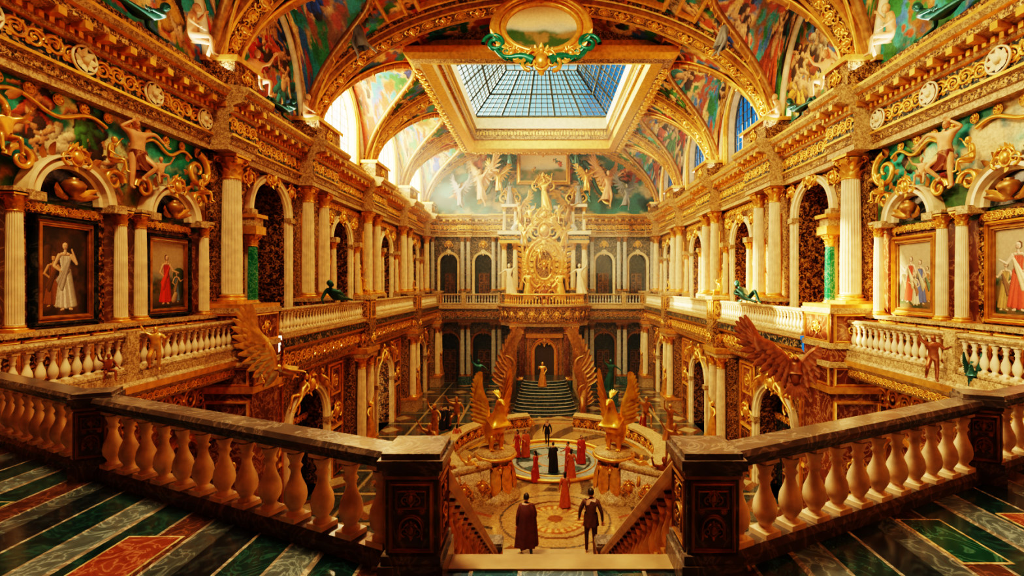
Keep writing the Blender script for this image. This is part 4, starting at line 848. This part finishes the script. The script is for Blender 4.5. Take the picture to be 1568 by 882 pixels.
# ================================================================ FLOOR
cvf=Cv(32,50,.08);X,Y=np.meshgrid(cvf.xs-16,cvf.ys+4);rg=np.random.default_rng(3);n=fbm(cvf.H,cvf.W,14,rg)
gx=((X+13)%3.2);gy=(Y%3.2);e=np.minimum(np.minimum(gx,3.2-gx),np.minimum(gy,3.2-gy));dm=abs(gx-1.6)+abs(gy-1.6)
Cc=lerp((.03,.055,.055),(.08,.1,.085),n);Cc[dm<1.3]=lerp((.14,.055,.02),(.22,.1,.04),n)[dm<1.3];Cc[dm<.7]=lerp((.35,.26,.14),(.5,.38,.22),n)[dm<.7];Cc[e<.12]=(.38,.28,.15);Cc[(e>.22)&(e<.3)]=(.02,.03,.03)
rc=np.hypot(X-.75,Y-30.5)
def ring(rc,a,b_,c1,c2=None): 
    mk=(rc>=a)&(rc<b_);Cc[mk]=lerp(c1,c2 if c2 is not None else c1,n)[mk]
ang=np.arctan2(Y-30.5,X-.75)
ring(rc,0,9.6,(.24,.15,.07),(.44,.3,.15));ring(rc,8.9,9.1,(.04,.05,.05));ring(rc,7.9,8.1,(.35,.12,.05))
mk=(rc<7.8)&(rc>3.6)&(np.sin(ang*14+rc*1.2)>.3);Cc[mk]=(.11,.08,.05)
ring(rc,0,3.5,(.16,.24,.27),(.42,.48,.46));ring(rc,3.1,3.5,(.6,.38,.12));ring(rc,2.2,2.35,(.06,.08,.08));ring(rc,1.0,1.15,(.5,.2,.08))
mk=(rc<2.2)&(rc>1.2)&(np.cos(ang*8)>.2);Cc[mk]=(.06,.13,.15)
r2=np.hypot(X-.65,Y-22.9);a2=np.arctan2(Y-22.9,X-.65)
mk=r2<3.0;Cc[mk]=lerp((.33,.2,.1),(.52,.34,.17),n)[mk]
for a_,b_,c in((1.7,1.85,(.12,.05,.02)),(1.3,1.4,(.3,.1,.03)),(.95,1.3,(.4,.15,.04)),(.0,.35,(.25,.08,.03)),(2.5,2.6,(.1,.1,.09))): Cc[(r2>=a_)&(r2<b_)]=c
mk=(r2<.95)&(r2>.35)&(np.cos(a2*10)>0);Cc[mk]=(.6,.36,.14)
mk=(r2<1.3)&(r2>.95)&(np.cos(a2*24)>0);Cc[mk]=(.75,.48,.2)
FLM=vcol('inlaid_marble_floor',.12,.02)
grid_obj('floor',np.stack([X,Y,0*X-8.3],-1),Cc,FLM)
st=MB();n=11
for i in range(n):
    y0=40.5+i*.62;hw=2.75-.07*i;z=-8.3+(i+1)*.15
    a=np.linspace(pi,2*pi,24);pts=[(-hw+.3,50)]+[(.3+hw*math.cos(q),y0+1.0+1.0*math.sin(q)) for q in a]+[(hw+.3,50)]
    V=[(x,y,z) for x,y in pts]+[(x,y,z-.15 if i else -8.3) for x,y in pts];k=len(pts)
    st.add(V,[np.arange(k)[None]],0);st.add(V,np.array([[j,j+1,k+j+1,k+j] for j in range(k-1)]),1)
    tube(st,[(x,y-.01,z-.02) for x,y in pts[1:-1]],.03,5,2,ref=(0,0,1))
st.build('altar_staircase',[DARKM,TEALM,PALE])
for s in(-1,1):
    w=MB();t=np.linspace(0,1,40)
    x=.3+s*(3.0+.9*np.sin(pi*t)*.6);y=39.8+9*t;zt=-7.2+3.8*t**1.5
    V=np.stack([np.stack([x-.2,y,0*t-8.3],1),np.stack([x-.2,y,zt],1),np.stack([x+.2,y,zt],1),np.stack([x+.2,y,0*t-8.3],1)],1);w.add(V,gf(40,4),1)
    tube(w,np.stack([x,y,zt+.05],1),.26,8,0,ref=(0,0,1))
    an=t*3*pi;q=.7*(1-t)+.1;tube(w,np.stack([0*t+.3+s*3.0,39.6+q*np.cos(an),-7.3+q*np.sin(an)],1),.2,8,0,ref=(1,0,0))
    for k in range(8): w.stamp(CRE,frame((0,1,0),(-1,0,0),(0,0,1),(x[4*k+4]-.22,y[4*k+4],-8.3+(zt[4*k+4]+8.3)*.55))@S(.6),0)
    wing(w,T(.3+s*3.4,44.5,-6.4)@R('Y',-s*58),4.4,0,s,14,1.3,130)
    wing(w,T(.3+s*3.3,42.0,-7.6)@R('Y',-s*58),2.8,0,s,12,1.3,130)
    w.build('winged_stair_parapet',[GILTD,STONE])
    statue('bronze_stair_statue',F_ARMUP,T(.3+s*6.0,44.5,-7.0)@R('Z',180)@S(1.6),BRONZE);pd=MB();cb(pd,(0,0,.65),(1.2,1.2,1.3));cb(pd,(0,0,1.25),(1.4,1.4,.15));cb(pd,(0,0,.1),(1.4,1.4,.2));pd.build('statue_pedestal',[TEALM],T(.3+s*6.0,44.5,-8.3))
statue('gilded_standing_statue',F_STAND,T(.1,45.6,-6.9)@R('Z',180)@S(1.3),GILT)
# ================================================================ PLAZA RING
rg_=MB();CX,CY=.75,30.5
pr=[(-.5,0),(-.5,.2),(-.35,.3),(-.35,.9),(-.5,1.0),(-.5,1.15),(.5,1.15),(.5,1.0),(.35,.9),(.35,.3),(.5,.2),(.5,0)]
for a0,a1 in((-55,75),(105,235)):
    q=np.radians(np.linspace(a0,a1,50));P=np.stack([CX+6.6*np.cos(q),CY+6.6*np.sin(q),0*q-8.3],1);N=np.stack([np.cos(q),np.sin(q),0*q],1)
    sweep(rg_,pr,P,N,(0,0,1),[1,1,0,1,1,1,1,1,0,1,1],caps=True)
    for k in range(0,49,3):
        for sg in(-1,1):
            M=frame((math.sin(q[k])*-sg,math.cos(q[k])*sg,0),(sg*math.cos(q[k]),sg*math.sin(q[k]),0),(0,0,1),P[k]+N[k]*sg*.36+np.array((0,0,.6)));rg_.stamp(CRE,M@S(.5),2)
q=np.linspace(0,2*pi,80,endpoint=False)
for r0,h,rr_ in((3.55,.1,.12),(2.6,.02,.04)): tube(rg_,np.stack([CX+r0*np.cos(q),CY+r0*np.sin(q),0*q-8.3+h],1),rr_,6,2,ref=(0,0,1),closed=True)
rg_.build('sculpted_plaza_ring',[GOLD2,STONE,GILT])
BIRD=bird(38,2.2,-30,1.15,118);PGOLD=plain('bright_phoenix_gold',(.95,.42,.06),.3,.7,.35,3);PB=BIRD.mesh('gilded_phoenix_statue',[PGOLD])
for s,x,rz in((-1,-2.35,-148),(1,3.75,148)):
    pl=MB();lathe(pl,[(1.25,0),(1.25,.2),(1.05,.3),(1.0,.5),(.75,.8),(.65,1.5),(.75,1.95),(.95,2.1),(1.0,2.2),(1.0,2.35),(0,2.35)],24,m=0)
    for k in range(8): leaf(pl,R('Z',k*45)@T(0,1.0,.4),1.3,.7,1,-.15,6);pl.stamp(CRE,R('Z',k*45+22)@T(0,.72,1.5)@S(.5),1)
    a=np.linspace(0,2*pi,30,endpoint=False);tube(pl,np.stack([1.0*np.cos(a),1.0*np.sin(a),0*a+2.15],1),.1,6,1,ref=(0,0,1),closed=True)
    pl.build('phoenix_plinth',[STONE,GILT],T(x,25.4,-8.3));place(PB,'gilded_phoenix_statue',T(x,25.4,-5.95)@R('Z',rz)@S(1.08))
    sw=MB();t=np.linspace(0,1,50)
    X=x+s*(.2)+s*3.4*np.sin(pi*t*.9)*.9;Y=24.6-1.2*np.sin(pi*t)*1.0+3.4*t**2;Z=1.9-1.1*t
    V=np.stack([np.stack([X,Y-.28,0*t-8.3],1),np.stack([X,Y-.2,Z-8.3],1),np.stack([X,Y+.2,Z-8.3],1),np.stack([X,Y+.28,0*t-8.3],1)],1);sw.add(V,gf(50,4),0,True)
    tube(sw,np.stack([X,Y,Z-8.25],1),.27,8,1,ref=(0,0,1));an=t*3*pi;q=.6*(1-t)+.08
    tube(sw,np.stack([X[-1]+q*np.cos(an),Y[-1]+0*t,-7.5+q*np.sin(an)],1),.16,7,1,ref=(0,1,0))
    for k in range(2,48,5): sw.stamp(CRE,frame((1,0,0),(0,-1,0),(0,0,1),(X[k],Y[k]-.27,-8.3+Z[k]*.5))@S(.55),2)
    sw.build('scroll_wall',[STONE,STONE,GILT])
    for(px,py,rz2,f,sc,mt) in((x+s*2.2,24.0,190,F_SIT,1.5,BROWNB if s>0 else GILTD),(x+s*3.8,27.5,150,F_SIT,1.6,GILTD),(x+s*4.4,31,180+s*30,F_ARMUP,1.3,GILTD),(x+s*3.6,34.5,180,F_SIT,1.5,GILTD),(x+s*1.2,24.2,180,F_PUTTO,1.1,GILT)):
        zz=-7.2 if py>26 else -7.7
        statue('gilded_fountain_statue',f,T(px,py,zz if f is not F_ARMUP else -7.2)@R('Z',rz2)@S(sc),mt)
# ================================================================ LANDING
L=MB()
pts=[(-13,-4.5),(13,-4.5),(13,10.5),(6.1,6.95),(1.75,4.78),(-1.4,4.78),(-6.3,7.05),(-13,10.6)]
V=[(x,y,0) for x,y in pts]+[(x,y,-.7) for x,y in pts];L.add(V,[np.arange(8)[None],np.arange(8,16)[::-1][None]],0);L.add(V,np.array([[i,(i+1)%8,8+(i+1)%8,8+i] for i in range(8)]),1)
lm,nt,b=newmat('striped_marble_floor');tc=nt.nodes.new('ShaderNodeTexCoord');sx=nt.nodes.new('ShaderNodeSeparateXYZ');nt.links.new(tc.outputs['Object'],sx.inputs[0])
fx=math_(nt,'FRACT',math_(nt,'MULTIPLY',math_(nt,'ABSOLUTE',math_(nt,'ADD',sx.outputs[0],-.15)),.42))
D=(.012,.02,.023);G=(.01,.038,.034);Wt=(.24,.2,.15);Br=(.08,.035,.02);Lg=(.1,.13,.125)
r=ramp(nt,[(0,Lg),(.14,Wt),(.155,G),(.33,Wt),(.345,D),(.5,(.06,.075,.072)),(.62,Wt),(.635,Br),(.78,Wt),(.795,G),(.97,Wt)],'CONSTANT');nt.links.new(fx,r.inputs[0])
n=nt.nodes.new('ShaderNodeTexNoise');n.inputs['Scale'].default_value=2.5;n.inputs['Detail'].default_value=9;n.inputs['Distortion'].default_value=2.5;nt.links.new(tc.outputs['Object'],n.inputs['Vector'])
r2=ramp(nt,[(.3,(.5,.5,.5)),(.49,(.9,.9,.9)),(.52,(2.2,2.1,1.9)),(.56,(.9,.9,.9)),(.75,(.6,.6,.6))]);nt.links.new(n.outputs['Fac'],r2.inputs[0])
mx=nt.nodes.new('ShaderNodeMixRGB');mx.blend_type='MULTIPLY';mx.inputs[0].default_value=1;nt.links.new(r.outputs[0],mx.inputs[1]);nt.links.new(r2.outputs[0],mx.inputs[2]);nt.links.new(mx.outputs[0],b.inputs['Base Color']);b.inputs['Roughness'].default_value=.14
L.build('floor_landing',[lm,STONE])
sl=MB()
for (x,y,w,h,m) in((-4.1,4.8,.6,.85,0),(-6.9,5.6,.8,.9,1),(4.3,5.15,.5,.9,1),(5.6,5.4,.55,.7,0)):
    bx(sl,x-w/2,x+w/2,y-h/2,y+h/2,-.01,.006,2);bx(sl,x-w/2+.03,x+w/2-.03,y-h/2+.03,y+h/2-.03,0,.01,m)
sl.build('marble_floor_inlay',[marble('rust_marble',(.13,.027,.012),(.2,.05,.02),(.36,.15,.08),3,.18),marble('deep_green_marble',(.0,.03,.018),(.005,.05,.03),(.05,.13,.09),2,.15),STONE,TEALM])
NL,NR=(-1.16,4.6),(1.53,4.6);PL,PR=(-6.27,6.92),(6.05,6.8);EL,ER=(-13,10.3),(13,10.2)
def seg(a,b_,ca,cbb):
    a=np.array(a);b_=np.array(b_);d=(b_-a)/np.linalg.norm(b_-a);return (*(a+d*ca),0),(*(b_-d*cbb),0)
NB=MB()
for a,b_ in((NL,PL),(PL,EL),(NR,PR),(PR,ER)):
    p,q=seg(a,b_,.24,.2);balustrade(NB,p,q,1.12,.37,True,w=.25,k=1.2)
NB.build('landing_balustrade',[BAL,RAIL])
def newel(name,w,h,M):
    b=MB();cb(b,(0,0,.1),(w*1.15,w*1.15,.2),0);cb(b,(0,0,.24),(w*1.06,w*1.06,.08),0);cb(b,(0,0,h/2),(w*.92,w*.92,h-.1),0)
    cb(b,(0,0,h-.17),(w*.98,w*.98,.03),1);cb(b,(0,0,h-.12),(w*1.02,w*1.02,.06),0);cb(b,(0,0,h-.05),(w*1.16,w*1.16,.09),0);cb(b,(0,0,h+.02),(w*1.04,w*1.04,.06),0)
    for k in range(4):
        M0=R('Z',90*k)@T(0,w*.46,0);b.M=M0;frame_rect(b,-w*.33,w*.33,.34,h-.24,.035,.03,1);frame_rect(b,-w*.24,w*.24,h*.62,h-.3,.02,.02,1)
        archivolt(b,0,w*.17,h*.46,.035,.03,1,zb=.42);b.stamp(CRE,T(0,.01,h*.69)@S(.11),1);b.stamp(CRE,T(0,.01,h*.44)@S(.12),1)
        for s in(-1,1): b.stamp(ROS,T(s*w*.2,.0,h*.585)@S(.06),1);b.stamp(SCR,T(-w*.22,.0,h*.775)@S(w*.44,.05,.06),1)
    b.M=I4;return b.build(name,[RAIL,GILTD],M)
newel('newel_post',.5,1.14,T(*NL,0));newel('newel_post',.5,1.14,T(*NR,0));newel('newel_post',.42,1.14,T(*PL,0)@R('Z',24));newel('newel_post',.42,1.14,T(*PR,0)@R('Z',-24))
S_=MB();n=28;x0,x1=-1.3,1.67
for i in range(n):
    y=4.78+i*.245;z=-(i+1)*.17;bx(S_,x0,x1,y,y+.26,z-.5,z,0);bx(S_,x0,x1,y-.03,y+.05,z+.13,z+.172,1)
zl=-28*.17;bx(S_,x0-.3,x1+.3,11.6,13.75,zl-.6,zl,0)
for i in range(21):
    y=13.75+i*.24;z=zl-(i+1)*.168;bx(S_,x0,x1,y,y+.26,-8.3,z,0)
for x in(x0,x1):
    sweep(S_,[(-.15,-1.0),(-.15,.1),(.15,.1),(.15,-1.0)],[(x,4.7,0),(x,11.6,zl)],(1,0,0),(0,0,1),1,cp=True,caps=True);sweep(S_,[(-.12,-1.0),(-.12,.1),(.12,.1),(.12,-1.0)],[(x,13.75,zl),(x,18.7,-8.2)],(1,0,0),(0,0,1),1,cp=True,caps=True)
bx(S_,x0-.5,x1+.5,12,13.5,-8.3,zl-.5,1);bx(S_,x0-.3,x1+.3,4.6,4.85,-.7,.02,1)
S_.build('grand_staircase',[STEP,STEP])
SB=MB()
for x in(NL[0]-.02,NR[0]+.02): balustrade(SB,(x,4.95,-.1),(x,11.5,zl+.08),1.12,.36,True,w=.26,k=1.15)
SB.build('stair_balustrade',[GILTD,STEP])
for x in(NL[0],NR[0]): newel('stair_newel_post',.42,1.3,T(x,11.7,zl))
statue('gilded_cherub_statue',F_PUTTO,T(-11.5,14.6,.1)@R('Z',-150)@S(.75),GILT);statue('gilded_cherub_statue',F_SIT,T(-11.6,13.1,.1)@R('Z',-120)@S(.55),BROWNB)
statue('bronze_cherub_statue',F_PUTTO,T(11.2,14.0,-.1)@R('Z',150)@S(.75),BROWNB);place(BIRD.mesh('bronze_eagle_statue',[BRONZE]),'bronze_eagle_statue',T(11.7,13.3,-.1)@R('Z',120)@S(.24))
E=MB()
wing(E,T(0,0,0)@R('Y',2),3.1,0,-1,14,1.4);wing(E,T(.3,0,0)@R('Y',-2)@R('Z',12),3.1,0,1,14,1.4)
V,q,t=skin([(0.15,.1,.1),(.15,.15,-.5),(.15,.0,-.9),(.15,.25,.45),(.15,.45,.62),(.15,.62,.52)],[(0,1),(1,2),(0,3),(3,4),(4,5)],[.33,.26,.1,.2,.13,.05],2);E.add(V,[q,t],0,True)
for i in range(7): leaf(E,T(.15,.1,-.6)@R('Y',180+(i-3)*12),1.0,.22,0,.1,5)
E.build('bronze_winged_eagle_statue',[BROWNB],T(10.4,19.8,-.75)@R('Z',155)@S(.8))
G_=MB();G_.stamp(F_FLY,R('Y',-65)@T(0,0,-1.0)@S(1.15));wing(G_,T(-.2,.1,.0)@R('Y',25),2.6,0,-1,14,1.4);wing(G_,T(.0,-.3,.1)@R('Z',70)@R('Y',-15),1.6,0,1,12)
G_.build('gilded_winged_angel_statue',[GILT]*6,T(-9.9,18.6,-.55)@R('Z',190)@S(-.88,.88,.88))
for s in(-1,1):
    statue('bronze_reclining_statue',F_RECL,T(s*11.1,26.6,1.66)@R('Z',90*s)@S(1.7),BRONZE)
    statue('grey_angel_statue',F_ANGEL,T(s*9.3,24.8,14.2)@R('Z',180+s*40)@S(1.5),GREY)
    for u in(31,43): statue('gilded_balcony_statue',F_SIT,T(s*11.25,u,1.9)@R('Z',s*90)@S(.8),GILT)
# ================================================================ PEOPLE
SK=plain('skin',(.5,.26,.16),.5,0,.1);HR=plain('dark_hair',(.025,.015,.01),.5);SH=plain('leather_shoes',(.02,.012,.01),.35)
def cl(n,c): return plain(n,c,.7,0,.25,8)
def person(name,b,M,up,lo,ro=None): return place(b.mesh(name,[SK,up,lo,HR,SH,ro or up]),name,M)
cD=cl('dark_cloth',(.02,.018,.02));cR=cl('red_cloth',(.38,.05,.025));cO=cl('rust_cloth',(.45,.11,.03));cB=cl('brown_suit_cloth',(.09,.035,.015));cM=cl('maroon_cloak_cloth',(.09,.022,.015))
walk=dict(knL=(-.11,.16,.52),anL=(-.11,.16,.09),toL=(-.12,.3,.04),knR=(.1,-.02,.5),anR=(.11,-.24,.12),toR=(.12,-.13,.03),elL=(-.27,-.1,1.15),wrL=(-.28,-.08,.9),elR=(.27,.02,1.15),wrR=(.26,.16,.93))
f1=figure(walk,dict(z0=.3,z1=1.47,r0=.31,r1=.23,ph=.5),longhair=False)
f2=figure(dict(walk,elR=(.28,-.06,1.16),wrR=(.3,.0,.9),elL=(-.28,.0,1.15),wrL=(-.3,.12,.92)),dict(z0=.8,z1=1.12,r0=.19,r1=.165),fat=1.08)
f3=figure(walk,dict(z0=.05,z1=1.1,r0=.27,r1=.15,ph=2),longhair=True);f4=figure(dict(elR=(.3,.1,1.2),wrR=(.2,.3,1.15)),dict(z0=.04,z1=1.47,r0=.28,r1=.2,ph=1))
person('woman_in_cloak',f1,T((806-829)/750*13.35,13.4,zl)@R('Z',8)@S(.98),cM,cD,cM);person('man_in_suit',f2,T((905-829)/750*13.35,13.4,zl)@R('Z',-6)@S(1.06),cB,cB,cB)
for px,py,f,c,rz in((838,682,f2,cD,170),(847,723,f4,cD,10),(820,738,f3,cR,60),(875,735,f3,cO,-20),(890,710,f4,cR,190),(805,700,f4,cO,200),(865,777,f3,cO,10),(677,658,f4,cD,150),(686,656,f3,cD,30),(792,700,f3,cR,120),(870,722,f4,cR,100),(700,690,f3,cO,0),(985,668,f4,cR,20)):
    d=11*750/(py-434);person('visitor',f,T((px-829)/750*d,d,-8.3)@R('Z',rz)@S(1.0),c,cD if f is not f3 else c,c)
# ================================================================ HAZE
hz,nt,b=newmat('light_haze');nt.nodes.remove(b);out=[n for n in nt.nodes if n.type=='OUTPUT_MATERIAL'][0]
vs=nt.nodes.new('ShaderNodeVolumeScatter');vs.inputs['Color'].default_value=(.75,.9,1,1);vs.inputs['Density'].default_value=.0055;vs.inputs['Anisotropy'].default_value=.3;nt.links.new(vs.outputs[0],out.inputs['Volume'])
hb=MB();bx(hb,-12.9,12.9,34,53.9,-8.2,16,0);hb.build('air_haze',[hz])
# ================================================================ LIGHT
w=bpy.data.worlds.new('W');SC.world=w;w.use_nodes=True;nt=w.node_tree;bg=nt.nodes['Background']
tc=nt.nodes.new('ShaderNodeTexCoord');sx=nt.nodes.new('ShaderNodeSeparateXYZ');nt.links.new(tc.outputs['Generated'],sx.inputs[0])
r=ramp(nt,[(.0,(1,.85,.55)),(.38,(1,.88,.62)),(.44,(.16,.26,.24)),(.475,(.08,.16,.17)),(.53,(.05,.12,.15)),(.545,(.007,.035,.09)),(1,(.006,.03,.07))]);nt.links.new(math_(nt,'MULTIPLY_ADD',sx.outputs[0],.5,.5),r.inputs[0]);nt.links.new(r.outputs[0],bg.inputs[0]);bg.inputs[1].default_value=6
def light(typ,name,loc,rot,energy,col,size=1,sy=None,angle=None):
    d=bpy.data.lights.new(name,typ);d.energy=energy;d.color=col
    if typ=='AREA': d.shape='RECTANGLE';d.size=size;d.size_y=sy or size
    if typ=='SUN': d.angle=math.radians(angle)
    o=bpy.data.objects.new(name,d);COL.objects.link(o);o.location=loc;o.rotation_euler=[math.radians(a) for a in rot];return o
WA=(1,.69,.37)
light('SUN','sun',(0,0,40),(0,-69,-24),60,(1,.7,.36),angle=1.2)
light('AREA','skylight_daylight',(0,36.5,24),(0,0,0),10500,WA,12,12)
light('AREA','near_fill_light',(-5,8,19.5),(32,-24,0),7000,WA,5,4)  # added fill at an invented, unseen opening, to light the near walls
for k in range(4,7):
    c=(RIB[k]+RIB[k+1])/2;light('AREA','window_daylight',(-14.2,c,13.5),(0,-68,0),4500,WA,5,4.5)
# unseen fill lights added above the cornices to brighten the vault
for s in(-1,1): light('AREA','vault_fill_light',(s*12.1,32,10.95),(0,180-s*30,0),900,(1,.86,.66),.35,40)
# ================================================================ CAMERA
cd=bpy.data.cameras.new('camera');cam=bpy.data.objects.new('camera',cd);COL.objects.link(cam);cam.location=(0,0,2.7);cam.rotation_euler=(pi/2,0,0)
cd.sensor_width=36;cd.lens=750/1568*36;cd.shift_x=-45/1568;cd.shift_y=-7/1568;cd.clip_end=300;cd.clip_start=.05
SC.camera=cam
SC.view_settings.view_transform='Filmic'
try: SC.view_settings.look='Very High Contrast'
except Exception as e: print(e)
SC.view_settings.exposure=-0.03
